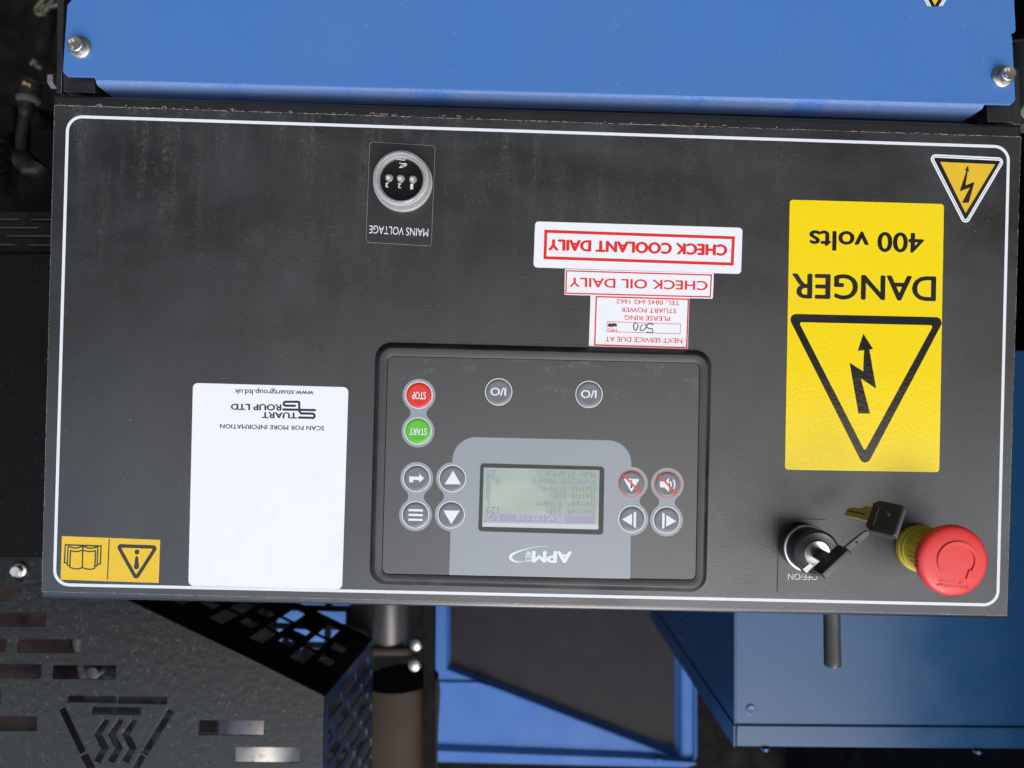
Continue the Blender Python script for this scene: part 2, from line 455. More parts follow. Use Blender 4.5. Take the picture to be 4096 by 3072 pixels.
M_['pane'] = mat_plain('dark_tinted_pane', (.010,.010,.014,1), .45, .12, 30, .2, dirt=.04)
def mat_clear(name, col, rough, trans):
    m = MB(name, col, rough, spec=.5); m.p.inputs['Transmission Weight'].default_value = trans; m.p.inputs['IOR'].default_value = 1.46
    m.bump(m.noise(200, 2, .5), .1, .0003); return m.m
M_['clear'] = mat_clear('clear_plastic', (.93,.94,.94,1), .12, .75)
M_['frost'] = mat_clear('frosted_clear_plastic', (.62,.63,.62,1), .3, .45)
M_['lamp_face'] = mat_plain('gloss_black_face', (.008,.006,.006,1), .12, .5, 200, .02, dirt=.05)
M_['plate_clear'] = mat_plain('label_plate', (.0115,.0115,.012,1), .36, .95, 900, .3, dirt=.03)

# ================================================================== SETTING
def sheet(name, x0, y0, x1, y1, z, m, kind='structure'):
    me = bpy.data.meshes.new(name); me.from_pydata([(x0,y0,z),(x1,y0,z),(x1,y1,z),(x0,y1,z)], [], [(0,1,2,3)])
    me.materials.append(m); o = bpy.data.objects.new(name, me); COL.objects.link(o); setp(o, kind=kind); return o
_g = MB('grey_yard_gravel', (.055,.054,.052,1), .9)
_g.mix(_g.ramp(_g.noise(30, 5, .7), .4, .7, 0, .7), (.035,.034,.033,1)); _g.bump(_g.noise(60, 5, .7), .6, .02)
sheet('ground', -600, -600, 600, 600, 0.0, _g.m)

# ================================================================== CONTROL PANEL
cp = thing('control_panel', (0, 0, -165), 'wide black control panel with a white pinstripe border and worn film edges', 'control panel')
outer = [(208,376),(4092,497),(4042,2478),(157,2396)]
# film edge (the flat front sheet carries the film)
film_px = [(219,421),(4083,548),(4026,2462),(168,2366)]
# steel case: front with bent edges running back
def case(px, depth, rr, n=5):
    P = pts(Q, px)
    vs = []; fs = []
    rings = []
    for k in range(n+1):
        a = math.pi/2*k/n
        rings.append((-rr*(1-math.sin(a)), -rr*(1-math.cos(a))))   # (inset, height): side -> front
    ring_pts = []
    ring_pts.append((0, -depth))
    for i, h in rings: ring_pts.append((i, h))
    L = []
    for ins, h in ring_pts:
        pp = offset_poly(P, -( -ins)) if False else P
        L.append([(x, z) for x, z in offset_poly(P, -abs(ins))] if ins else P)
    # rings go from the side (inset 0) to the front (inset rr)
    L = []; H = []
    L.append(P); H.append(-depth)
    for k in range(n+1):
        a = math.pi/2*k/n
        L.append(offset_poly(P, -rr*(1-math.cos(a)))); H.append(-rr+rr*math.sin(a))
    for pp, h in zip(L, H):
        for x, z in pp: vs.append(Vector((x, -h, z)))
    m = len(P)
    for r in range(len(L)-1):
        for k in range(m): fs.append((r*m+k, r*m+(k+1) % m, (r+1)*m+(k+1) % m, (r+1)*m+k))
    fs.append(tuple((len(L)-1)*m+k for k in range(m)))
    fs.append(tuple(range(m))[::-1])
    return smooth(fix_normals(mesh_from(vs, fs)), 40)
part('housing', case(outer, 42, 3.0), M_['steel'], cp)
film = pts(Q, film_px)
part('front_film', shape([film], .03, .15), M_['film'], cp)
# pale worn line along the film's cut edge, broken and uneven
def worn_edge(a, b, dens, wmin, wmax, h=.19):
    A, B = Vector(Q(*a)), Vector(Q(*b)); L = (B-A).length; u = (B-A)/L; nrm = Vector((-u.y, u.x))
    out = []; s = 0
    while s < L:
        ln = random.uniform(.6, 5); gap = random.expovariate(1/ (3.0*(1-dens)+.05))
        e = min(L, s+ln); wv = random.uniform(wmin, wmax)
        p, q = A+u*s, A+u*e
        o = nrm*random.uniform(-.06, .06)
        out.append(shape([[tuple(p+o-nrm*wv/2), tuple((p+q)/2+o-nrm*wv*random.uniform(.3,.8)), tuple(q+o-nrm*wv/2), tuple(q+o+nrm*wv/2), tuple(p+o+nrm*wv/2)]], h))
        s = e+gap
    return out
E1 = worn_edge(film_px[0], film_px[1], .72, .06, .26) + worn_edge(film_px[1], film_px[2], .5, .05, .14) \
   + worn_edge(film_px[3], film_px[2], .86, .08, .20) + worn_edge(film_px[0], film_px[3], .82, .07, .15)
part('worn_edge', join(E1), M_['worn'], cp)
# dust clots caught on the film's lower edge
cl = []
for k in range(90):
    x = random.choice([random.uniform(240, 1900), random.uniform(240, 4000)]); t = (x-219)/3864
    y = 421+127*t-random.uniform(-2, 9)
    X, Z = Q(x, y); wv = random.uniform(.3, 1.6); hv = random.uniform(.15, .9)
    k0 = random.random()
    if k0 < .5:   # a little arch of dried dust
        arc = catmull([(X-wv, Z+hv*random.uniform(.4,1)), (X-wv*.4, Z-hv*.5), (X+wv*.3, Z-hv*.6), (X+wv, Z+hv*random.uniform(.3,1))], 4)
        cl.append(shape([ribbon_outline(arc, random.uniform(.09, .22), 0)], .2, .05))
    else:
        n = 7; cl.append(shape([[(X+wv*.5*random.uniform(.5,1)*math.cos(2*math.pi*j/n), Z+hv*.3*random.uniform(.5,1)*math.sin(2*math.pi*j/n)) for j in range(n)]], .2, .05))
part('dust_clots', join(cl), M_['worn'], cp, kind='stuff')
# small curved splash marks on the film
sm = []
for k in range(230):
    x = random.triangular(260, 4000, 1300); y = random.triangular(470, 1500, 560)
    X, Z = Q(x, y); a = random.uniform(-.5, .5)+random.choice([0, math.pi/2]); L = random.uniform(.4, 1.8)
    arc = catmull([(X+L*t*math.cos(a)+L*.35*(1-t*t)*math.sin(a), Z+L*t*math.sin(a)-L*.35*(1-t*t)*math.cos(a)) for t in (-1,-.3,.3,1)], 3)
    sm.append(shape([ribbon_outline(arc, random.uniform(.05, .11), 0)], .19))
_d = mat_plain('faint_splash_dust', (.19,.185,.175,1), .7, .2)
part('splash_marks', join(sm), _d, cp, kind='stuff')

# printed white pinstripe
bl = [(272,466),(4034,588),(3990,2420),(218,2338)]
bo = roundpoly(offset_poly(pts(Q, bl), .95), 10.2, 8); bi = roundpoly(offset_poly(pts(Q, bl), -.95), 8.3, 8)
part('pinstripe_border', shape([bo, bi], .2), M_['white_print'], cp)

# --- printed instruction pictogram (yellow, lower right of the upright panel)
z3 = zoomer(180, 2100, 520/2212)
pic = part('instruction_pictogram', shape([pts(z3, [(291,188),(1963,252),(1937,985),(268,928)])], .2), M_['halftone'], cp, 'printed yellow book and information pictogram')
S3 = 520/2212/6.29
def rib(fn, lst, wpx, s, cap=0, sm_=0, h=.0):
    L = pts(fn, lst)
    if sm_: L = catmull(L, sm_)
    return ribbon_outline(L, wpx*s, cap)
HP = .22
lines = [rib(z3, [(1096,238),(1066,926)], 19, S3)]
part('divider_line', shape(lines, HP), M_['print_black'], pic)
book = []
def bk(l, sm_=0, wd=24): book.append(shape([rib(z3, l, wd, S3, 0, sm_)], HP+len(book)*.004))
bk([(438,425),(424,722)]); bk([(866,428),(850,722)])
bk([(424,718),(500,742),(570,745),(640,728),(710,745),(780,752),(856,734)], 5, 22)
bk([(432,432),(540,452),(645,432),(750,450),(862,440)], 5, 22); bk([(648,340),(638,735)], 0, 24)
bk([(397,365),(381,680),(424,695)], 0, 22); bk([(905,372),(890,690),(856,708)], 0, 22)
bk([(400,362),(520,392),(648,365),(770,395),(905,368)], 5, 24)
bk([(350,335),(334,640),(384,645)], 0, 22); bk([(958,356),(944,662),(890,668)], 0, 22)
bk([(340,335),(968,357)], 0, 24)
part('book_symbol', join(book), M_['print_black'], pic)
def tri(fn, V, stroke, rin=4, h=HP, m=M_['print_black'], par=None, name='triangle_outline', s=1.0, n=8):
    P = pts(fn, V)
    o = roundpoly(offset_poly(P, stroke/2), stroke*s, n); i = roundpoly(offset_poly(P, -stroke/2), rin, 4)
    return part(name, shape([o, i], h), m, par)
tri(z3, [(1245,352),(1893,375),(1553,905)], 60*S3, .5, par=pic, s=.95)
c = z3(1568,457)
ibody = pts(z3, [(1540,545),(1550,532),(1565,527),(1580,532),(1588,545),(1604,705),(1597,732),(1578,749),(1556,753),(1535,747),(1520,730),(1516,705)])
part('information_symbol', shape([circle(c, 41*S3), ibody], HP), M_['print_black'], pic)

# ---------- stickers
def sticker(name, corners, fn, r, m, label, h=.2, thick=.12, cat='sticker', group=None):
    P = pts(fn, corners)
    cx = sum(p[0] for p in P)/4; cz = min(p[1] for p in P)
    t = thing(name, (cx, h, cz), label, cat, group)
    part('backing', shape([roundpoly(P, r, 6)], h, thick, .04), m, t)
    return t
# DANGER
zd = zoomer(3050, 750, 1046/1446); SD = 1046/1446/6.29
dg = sticker('danger_sticker', [(150,68),(1002,92),(976,1574),(123,1560)], zd, 2.2, M_['yellow'], 'tall glossy yellow sticker reading DANGER 400 volts under a lightning triangle')
hd = .335
part('lettering', join([text('400 volts', zd(888,255), zd(262,240), 107*SD, hd, .022, ref='4'), text('DANGER', zd(955,495), zd(166,478), 133*SD, hd, .02)]), M_['black_vinyl'], dg)
o = roundpoly(offset_poly(pts(zd, [(170,722),(972,740),(566,1508)]), 23*SD), 32*SD, 8)
i_ = roundpoly(pts(zd, [(200,745),(943,762),(564,1458)]), 9*SD, 4)
part('triangle_outline', shape([o, i_], hd), M_['black_vinyl'], dg)
part('lightning_bolt', shape([pts(zd, [(556,808),(610,893),(590,897),(627,1112),(543,1057),(594,1250),(529,1250),(480,968),(555,1017),(560,900),(525,903)])], hd), M_['black_vinyl'], dg)
# small hazard triangle
zt = zoomer(2900, 0, 1196/2205); ST = 1196/2205/6.29
def hazard_triangle(fn, V, s, label, h, bolt, group=None, fr=None, yin=None):
    P = pts(fn, V)
    cx = sum(p[0] for p in P)/3; cz = min(p[1] for p in P)
    t = thing('hazard_triangle', (cx, h, cz), label, 'sticker', group)
    def layer(name, r, hh, m, th=0.0):
        part(name, shape([roundpoly(offset_poly(P, r*s), (r+2)*s*1.0, 8)], hh, th), m, t)
    layer('backing', 34, h, M_['sticker_white'], .06)
    layer('thin_outline', 22, h+.075, M_['navy_print']); layer('white_ring', 18.5, h+.085, M_['sticker_white'])
    layer('black_field', 9, h+.095, M_['black_vinyl'])
    part('yellow_field', shape([pts(fn, yin)], h+.105), M_['halftone'], t)
    part('lightning_bolt', shape([pts(fn, bolt)], h+.115), M_['black_vinyl'], t)
    return t
bolt_z = [(1790,1220),(1798,1268),(1788,1264),(1772,1368),(1838,1342),(1795,1497),(1745,1497),(1803,1385),(1728,1412),(1779,1258),(1765,1260)]
hazard_triangle(zt, [(1548,1172),(2017,1195),(1772,1610)], ST, 'small white edged hazard triangle on the black panel beside the DANGER sticker', .2, bolt_z, yin=[(1585,1195),(1990,1213),(1772,1573)])

# red on white stickers
zs = zoomer(2050, 850, 1000/2212); SS = 1000/2212/6.29
def ring(fn, a, b, h): return shape([pts(fn, a), pts(fn, b)], h)
def inset(P, th):
    return offset_poly(P, -th)
def red_ring(corners, th, h, t):
    P = pts(zs, corners); part('red_frame', shape([P, inset(P, th*SS)], h), M_['print_red'], t)
sv = sticker('service_sticker', [(690,728),(1565,755),(1550,1206),(675,1182)], zs, .3, M_['sticker_white'], 'white sticker asking for the next service at 500 hours, just above the controller', .2)
red_ring([(735,738),(1562,762),(1546,1203),(720,1178)], 13, .335, sv)
red_ring([(835,964),(1489,985),(1484,1076),(832,1057)], 5, .335, sv)
T = [text('TEL: 0845 642 1662', zs(1476,783), zs(920,768), 38*SS, .335, .012), text('STUART POWER', zs(1448,852), zs(962,840), 40*SS, .335, .012),
     text('PLEASE RING', zs(1393,921), zs(993,910), 40*SS, .335, .012), text('HRS', zs(922,1029), zs(847,1026), 30*SS, .335, .008), text('NEXT SERVICE DUE AT', zs(1500,1115), zs(822,1098), 42*SS, .335, .012)]
part('lettering', join(T), M_['print_red'], sv)
hw = []
def pen(l, wd, k): hw.append(shape([ribbon_outline(catmull(pts(zs, l), 5), wd*SS, 3)], .34+k*.004))
pen([(1246,992),(1215,984),(1192,994),(1188,1012),(1206,1026),(1238,1030)], 9, 0)
pen([(1238,1030),(1240,1045),(1240,1062)], 8, 1); pen([(1240,1062),(1215,1064),(1188,1058)], 9, 2)
pen([(1170,990),(1148,994),(1130,1020),(1133,1044),(1150,1044),(1172,1030),(1184,1006),(1172,990)], 8, 3)
pen([(1100,982),(1082,980),(1070,1002),(1076,1032),(1090,1042),(1106,1020),(1110,996),(1098,981)], 9, 4)
part('handwriting', join(hw), M_['ink'], sv)
scr = []
for k in range(3):
    scr.append(shape([ribbon_outline(catmull(pts(zs, [(848+j*9, 994+((-1)**(j+k))*9+random.uniform(-3,3)+k*2) for j in range(9)]), 3), 9*SS, 3)], .34+k*.004))
part('scribble', join(scr), M_['ink_red'], sv)
oi = sticker('oil_sticker', [(463,500),(1780,538),(1771,764),(458,729)], zs, 1.0, M_['sticker_white'], 'narrow white sticker reading CHECK OIL DAILY in red between two others', .36)
red_ring([(471,511),(1764,549),(1753,754),(465,721)], 12, .495, oi)
part('lettering', text('CHECK OIL DAILY', zs(1723,610), zs(505,578), 78*SS, .495, .022), M_['print_red'], oi)
co = sticker('coolant_sticker', [(200,79),(2034,136),(2021,545),(185,486)], zs, 2.4, M_['sticker_white'], 'largest white and red sticker, reading CHECK COOLANT DAILY', .2, thick=.14)
red_ring([(282,153),(1967,212),(1955,471),(273,414)], 27, .355, co)
part('lettering', text('CHECK COOLANT DAILY', zs(1893,289), zs(322,240), 92*SS, .355, .05), M_['print_red'], co)

# white information sticker (its square code is left out)
zq = zoomer(650, 1500, 850/1567); zl = zoomer(850, 1540, 550/2212); SL = 550/2212/6.29
qr = sticker('information_sticker', [(226,58),(1372,90),(1325,1579),(192,1553)], zq, 3.2, M_['sticker_white'], 'large white sticker headed SCAN FOR MORE INFORMATION with a company logo', .215)
hq = .35
part('lettering', join([text('www.stuartgroup.ltd.uk', zl(1626,96), zl(363,68), 78*SL, hq, .018, ref='k'), text('SCAN FOR MORE INFORMATION', zl(1797,662), zl(126,628), 68*SL, hq, .022)]), M_['navy_print'], qr)
lg = [text('TUART', zl(1357,446), zl(800,437), 90*SL, hq, .04), text('ROUP LTD', zl(1105,316), zl(305,302), 92*SL, hq, .04)]
def st(l, k, cap=5): lg.append(shape([ribbon_outline(pts(zl, l), 36*SL, cap)], hq+.004*k))
def arcp(cx, cy, r, a0, a1, n=8): return [(cx+r*math.cos(math.radians(a0+(a1-a0)*j/n)), cy+r*math.sin(math.radians(a0+(a1-a0)*j/n))) for j in range(n+1)]
st([(1393,523)]+[(1590,528)]+arcp(1608,496,36,80,-80)+[(1450,457)]+arcp(1440,425,32,100,180)[0:6]+[(1397,400),(1397,300)]+arcp(1378,292,22,0,-90,5)+[(1180,270)]+arcp(1180,301,31,-90,-270)+[(1330,334)], 1)
st([(1143,394),(1650,404)], 2)
part('company_logo', join(lg), M_['navy_print'], qr)

# ---------- mains voltage lamp
zm = zoomer(1400, 520, 400/1327); SM = 400/1327/6.29
lp = thing('mains_voltage_plate', (*[zm(660,1500)[0], .2, zm(660,1540)[1]],), 'thin label plate reading MAINS VOLTAGE beneath the round lamp', 'label plate')
pl = pts(zm, [(300,163),(1102,212),(1134,245),(1084,1522),(1048,1544),(250,1498),(214,1456),(263,192)])
part('plate', shape([pl], .2, .7, .05), M_['plate_clear'], lp)
part('plate_edge', shape([pl, offset_poly(pl, -.22)], .905), mat_plain('scuffed_plate_edge', (.26,.25,.24,1), .5), lp)
part('lettering', text('MAINS VOLTAGE', zm(1043,1316), zm(262,1270), 102*SM, .92, -.002), M_['white_print'], lp)
lc = zm(706, 703, 1.0)
lamp = thing('indicator_lamp', (lc[0], .9, lc[1]-17), 'round clear lamp with three small diodes numbered 1 2 3', 'lamp')
part('base_ring', lathe([(12,.9),(18.6,.9),(18.6,3.2),(18.0,3.6),(17.6,3.6),(16,3.6)], lc, 96, cap=False), M_['frost'], lamp)
# ribbed side wall
def ribbed(r0, r1, h0, h1, c, n=120, dr=.28):
    vs = []; fs = []; prof = [(r0, h0), (r1, h1), (r1-1.0, h1+.45), (r1-2.1, h1+.3), (r1-2.1, h0)]
    for r, h in prof:
        for k in range(n*2):
            t = 2*math.pi*k/(n*2); rr = r+(dr if (k % 2 and r > r1-1.5) else 0)
            vs.append(Vector((c[0]+rr*math.cos(t), -h, c[1]+rr*math.sin(t))))
    m = n*2
    for i in range(len(prof)-1):
        for k in range(m): fs.append((i*m+k, i*m+(k+1) % m, (i+1)*m+(k+1) % m, (i+1)*m+k))
    me = fix_normals(mesh_from(vs, fs)); return me
part('ribbed_body', ribbed(17.6, 17.0, 3.6, 11.2, lc), M_['frost'], lamp)
part('rim', lathe([(16.0,11.2),(15.9,12.6),(15.2,13.1),(14.6,12.9),(14.4,10.2)], lc, 96, closed=True), M_['clear'], lamp)
part('inner_step', lathe([(14.5,9.0),(14.4,10.4),(14.0,10.7),(13.5,10.2),(13.4,7.2)], lc, 96, cap=False), M_['frost'], lamp)
part('lamp_face', lathe([(14.4,6.4),(14.4,7.0),(0,7.0)], lc, 64), M_['lamp_face'], lamp)
for (x, y) in [(500,620),(655,628),(815,640)]:
    dc = zm(x+10, y+12, 8.5)
    led = part('diode', lathe([(1.75,7.1),(1.75,9.6),(1.6,10.4),(1.1,11.1),(.5,11.4),(0,11.45)], dc, 20), M_['clear'], lamp)
    part('diode_core', lathe([(.9,7.1),(.8,9.3),(.3,9.9),(0,9.95)], dc, 12), M_['ivory'], led)
    part('diode_socket', lathe([(2.0,7.02),(2.35,7.35),(2.1,7.5),(1.85,7.1)], zm(x+22, y+20, 7.0), 24), M_['clear'], led)
hl = 7.06
dl = [text('1', zm(838,718,7), zm(806,716,7), 68*SM, hl, .02, ref='1'), text('2', zm(680,712,7), zm(638,710,7), 62*SM, hl, .02, ref='2'), text('3', zm(512,700,7), zm(474,698,7), 62*SM, hl, .02, ref='3')]
part('numerals', join(dl), M_['white_print'], lamp)
sg = []
for k, l in enumerate([[(588,372),(598,386),(606,374),(614,388),(622,376),(632,392),(642,378),(655,392),(680,396),(700,400)],
          [(700,402),(722,400),(732,380),(728,366)], [(716,400),(712,430),(690,465),(665,492),(660,500),(690,494),(722,482),(744,470),(752,455),(738,450),(726,462),(700,462)], [(655,438),(700,446),(740,444)]]):
    sg.append(shape([ribbon_outline(catmull([zm(x, y, 7) for x, y in l], 4), 9*SM, 3)], hl+.006*k))
part('maker_mark', join(sg), M_['white_print'], lamp)

# ---------- controller module
zc = zoomer(1450, 1330, 1450/2207); SCc = 1450/2207/6.29
HB = 4.2
ct = thing('controller_module', (zc(1080,800)[0], 0, zc(1080,1580)[1]), 'rectangular genset controller with grey screen surround and round buttons', 'controller')
fo = roundpoly(pts(zc, [(80,58),(2126,110),(2092,1582),(42,1530)]), 100*SCc, 10)
ft = roundpoly([zc(x, y, HB) for x, y in [(108,92),(2100,140),(2070,1552),(72,1504)]], 78*SCc, 10)
fi = roundpoly([zc(x, y, HB) for x, y in [(152,142),(2056,184),(2031,1508),(116,1472)]], 38*SCc, 10)
def loft(rings, cap_last=False):
    vs = []; fs = []; m = len(rings[0][0])
    for P, h in rings:
        for x, z in P: vs.append(Vector((x, -h, z)))
    for r in range(len(rings)-1):
        for k in range(m): fs.append((r*m+k, r*m+(k+1) % m, (r+1)*m+(k+1) % m, (r+1)*m+k))
    if cap_last: fs.append(tuple((len(rings)-1)*m+k for k in range(m)))
    return smooth(fix_normals(mesh_from(vs, fs)), 35)
def lerp(A, B, t): return [(a[0]+(b[0]-a[0])*t, a[1]+(b[1]-a[1])*t) for a, b in zip(A, B)]
part('bezel_flank', loft([(fo, .2), (lerp(fo, ft, .12), 1.2), (lerp(fo, ft, .72), HB-.5), (lerp(fo, ft, .9), HB-.1), (ft, HB)]), M_['bezel_flank'], ct)
fi2 = offset_poly(fi, -.35)
part('bezel', loft([(ft, HB), (lerp(ft, fi, .94), HB), (fi, HB-.15), (fi, HB-1.0)]), M_['bezel'], ct)
kp = part('keypad', shape([fi2], HB-1.0, .8, .1), M_['keypad'], ct)
HK = HB-.18
def zk(x, y, h=None): return Q(1450+x*1450/2207, 1330+y*1450/2207, HK)
SK = 1450/2207/6.29*(451.5-HK)/451.5
def blob(c0, c1, r=100, wn=48):
    c0, c1 = Vector(c0), Vector(c1); Lh = (c1-c0).length/2; mid = (c0+c1)/2; u = (c1-c0).normalized(); v = Vector((-u.y, u.x))
    rf = (wn*wn+Lh*Lh-r*r)/(2*(r-wn)); a = math.atan2(Lh, wn+rf)    # angle at the fillet centre towards a circle centre
    out = []
    def P(x, y): return tuple(mid+v*x+u*y)
    t0 = -a
    for k in range(31):
        th = t0 + (math.pi+2*a)*k/30 ; out.append(P(r*math.cos(th), Lh+r*math.sin(th)))
    for k in range(1, 10):
        th = a-2*a*k/10; out.append(P(-(wn+rf)+rf*math.cos(th), rf*math.sin(th)))
    for k in range(31):
        th = math.pi-a+(math.pi+2*a)*k/30; out.append(P(r*math.cos(th), -Lh+r*math.sin(th)))
    for k in range(1, 10):
        th = math.pi+a-2*a*k/10; out.append(P((wn+rf)+rf*math.cos(th), rf*math.sin(th)))
    return out
gp = [blob((344,382),(338,600)), blob((330,888),(323,1110)), blob((1856,924),(1851,1142)), blob((548,890),(540,1110)), blob((1637,918),(1640,1136))]
hood = roundpoly([(528,1476),(552,634),(1638,660),(1630,1500)], [0,142,142,0], 14)
part('screen_surround_print', shape([[zk(*p) for p in hood]], HK+.03), M_['grey_print'], kp)
for k, b in enumerate(gp): part('button_surround', shape([[zk(*p) for p in b]], HK+.034+.003*k), M_['grey_print'], kp)
# buttons
def button(cz, m, sym, ringm, label=None, symm=None):
    c = zk(*cz); H0 = HK+.06
    b = part('button', lathe([(77*SK,0),(75*SK,.10),(70*SK,.34),(62*SK,.46),(52*SK,.40),(25*SK,.30),(0,.28)], c, 48, H0, ang=60), m, ct, label)
    part('button_ring', shape([circle(c, 83*SK, 56), circle(c, 78.5*SK, 56)], HK+.07), ringm or M_['white_print'], b)
    for k, s in enumerate(sym):
        if s[0] == 'poly': me = shape([[zk(*p) for p in s[1]]], H0+.50+.01*k)
        elif s[0] == 'text': me = text(s[1], zk(*s[2]), zk(*s[3]), s[4]*SK, H0+.50, s[5])
        elif s[0] == 'mesh': me = s[1]
        part(s[-1] if isinstance(s[-1], str) and s[0] != 'text' else 'lettering', me, (s[2] if s[0] != 'text' and hasattr(s[2], 'node_tree') else M_['white_print']), b)
    return b
WP = M_['white_print']
button((344,382), M_['btn_red'], [('text','STOP',(386,362),(303,361),44,.01)], None, 'round red button reading STOP')
button((338,600), M_['btn_green'], [('text','START',(391,582),(288,580),42,.01)], None, 'round green button reading START')
for cx_, cy_ in ((829,362),(1379,377)):
    button((cx_,cy_), M_['btn_grey'], [('text','I/O',(cx_+44,cy_-24),(cx_-48,cy_-26),46,.02)], None, 'round grey button reading I/O, %s' % ('nearer the red button' if cx_ < 1000 else 'farther from the red button'))
button((330,888), M_['btn_grey'], [('poly',[(285,875),(346,877),(346,859),(376,887),(346,913),(346,898),(309,896),(309,911),(285,911)],WP,'bent_arrow')], None, 'round grey button with a bent arrow')
button((323,1110), M_['btn_grey'], [('poly',[(281,1073),(368,1075),(368,1089),(281,1087)],WP,'menu_line'),('poly',[(281,1102),(368,1104),(368,1118),(281,1116)],WP,'menu_line'),('poly',[(280,1131),(367,1133),(367,1147),(280,1145)],WP,'menu_line')], None, 'round grey button with three menu lines')
button((548,890), M_['btn_grey'], [('poly',[(552,840),(600,924),(500,923)],WP,'triangle_symbol')], None, 'round grey button with a broad based white triangle')
button((540,1110), M_['btn_grey'], [('poly',[(493,1082),(593,1083),(541,1166)],WP,'triangle_symbol')], None, 'round grey button with a pointed white triangle')
z5 = lambda x, y: (1370+x*450/2074*2207/1450, 745.8+y*450/2074*2207/1450)
def z5l(l): return [z5(x, y) for x, y in l]
RED = mat_plain('orange_red_print', (.62,.06,.04,1), .4, .4, 900, .1, dirt=.02)
def noslash(a, b, h=HK+.06+.56):
    A, B = zk(*z5(*a)), zk(*z5(*b)); return shape([ribbon_outline([A, B], 3.1*.9*.42*1.05, 0)], h)
def ringm(c, s=1.0): return shape([circle(zk(*c), 85*SK, 56), circle(zk(*c), 79*SK, 56)], HK+.075)
button((1637,918), M_['btn_grey'], [('poly',roundpoly(z5l([(660,430),(958,440),(805,685)]), 6, 3),WP,'alarm_triangle'),('poly',z5l([(796,458),(822,459),(822,484),(796,483)]),M_['screen_frame'],'alarm_mark'),('poly',z5l([(794,512),(825,513),(823,607),(790,606)]),M_['screen_frame'],'alarm_mark'),('mesh',noslash((650,362),(975,695)),RED,'red_slash')], RED, 'round grey button with a crossed out warning triangle')
def z5arc(cx, cy, r, a0, a1, wd): return shape([ribbon_outline([zk(*z5(cx+r*math.cos(math.radians(a0+(a1-a0)*k/8)), cy+r*math.sin(math.radians(a0+(a1-a0)*k/8)))) for k in range(9)], wd*450/2074/6.29, 4)], HK+.57)
button((1856,924), M_['btn_grey'], [('poly',z5l([(1331,490),(1345,484),(1430,486),(1498,415),(1497,678),(1412,597),(1330,592)]),WP,'horn_symbol'),('mesh',z5arc(1455,545,85,-40,42,26),WP,'sound_wave'),('mesh',z5arc(1440,545,162,-32,35,26),WP,'sound_wave'),('mesh',noslash((1312,372),(1645,715)),RED,'red_slash')], RED, 'round grey button with a crossed out horn')
button((1640,1136), M_['btn_grey'], [('poly',z5l([(637,1183),(818,1078),(815,1298)]),WP,'triangle_symbol'),('poly',z5l([(848,1058),(893,1036),(890,1348),(844,1312)]),WP,'bar_symbol')], None, 'round grey button with a triangle pointing away from its bar, nearer the screen')
button((1851,1142), M_['btn_grey'], [('poly',z5l([(1633,1220),(1448,1102),(1443,1319)]),WP,'triangle_symbol'),('poly',z5l([(1374,1054),(1420,1086),(1416,1336),(1370,1360)]),WP,'bar_symbol')], None, 'round grey button with a triangle pointing away from its bar, farther from the screen')
# screen
so_ = roundpoly([zk(x, y) for x, y in [(718,797),(1473,818),(1465,1231),(705,1210)]], 22*SK, 6)
zL = lambda x, y: Q(1880+x*620/2143, 1820+y*620/2143, HK)
swin = [zL(*p) for p in [(190,173),(1793,208),(1776,1033),(167,994)]]
part('screen_frame', shape([so_, swin], HK+.05, .25, .04), M_['screen_frame'], ct)
HLc = HK+.06
lcd = part('screen', shape([offset_poly(swin, .3)], HLc-.03, .02), M_['lcd'], ct)
def lpt(cc, rr):   # column and row of the upright display
    x = 1742-cc*11.42; y = 946-rr*12.75+(x-1742)*.0205
    return zL(x, y)
part('lit_margin', shape([[zL(*p) for p in [(180,935),(1770,965),(1774,1030),(170,990)]]], HLc), M_['lcd_edge'], lcd)
part('title_bar', shape([[lpt(1,0), lpt(134,0), lpt(134,8), lpt(1,8)]], HLc+.005), M_['lcd_bar'], lcd)
FONT5 = {'S':'01110 10001 10000 01110 00001 10001 01110','t':'01000 01000 11100 01000 01000 01001 00110','a':'00000 00000 01110 00001 01111 10001 01111','i':'00100 00000 01100 00100 00100 00100 01110',
's':'00000 00000 01111 10000 01110 00001 11110','c':'00000 00000 01110 10000 10000 10001 01110','1':'00100 01100 00100 00100 00100 00100 01110','2':'01110 10001 00001 00010 00100 01000 11111','/':'00000 00001 00010 00100 01000 10000 00000',
'G':'01110 10001 10000 10111 10001 10001 01111','e':'00000 00000 01110 10001 11111 10000 01110','n':'00000 00000 10110 11001 10001 10001 10001','k':'10000 10000 10010 10100 11000 10100 10010','W':'10001 10001 10001 10101 10101 11011 10001',
'h':'10000 10000 10110 11001 10001 10001 10001','V':'10001 10001 10001 10001 10001 01010 00100','A':'01110 10001 10001 11111 10001 10001 10001','r':'00000 00000 10110 11001 10000 10000 10000','M':'10001 11011 10101 10101 10001 10001 10001',
'R':'11110 10001 10001 11110 10100 10010 10001','u':'00000 00000 10001 10001 10001 10011 01101','g':'00000 01111 10001 10001 01111 00001 01110','H':'10001 10001 10001 11111 10001 10001 10001','o':'00000 00000 01110 10001 10001 10001 01110',
'0':'01110 10001 10011 10101 11001 10001 01110','.':'00000 00000 00000 00000 00000 01100 01100','8':'01110 10001 10001 01110 10001 10001 01110','N':'10001 11001 11001 10101 10011 10011 10001','m':'00000 00000 11010 10101 10101 10001 10001',
'5':'11111 10000 11110 00001 00001 10001 01110','9':'01110 10001 10001 01111 00001 00010 01100',' ':'00000 '*7}
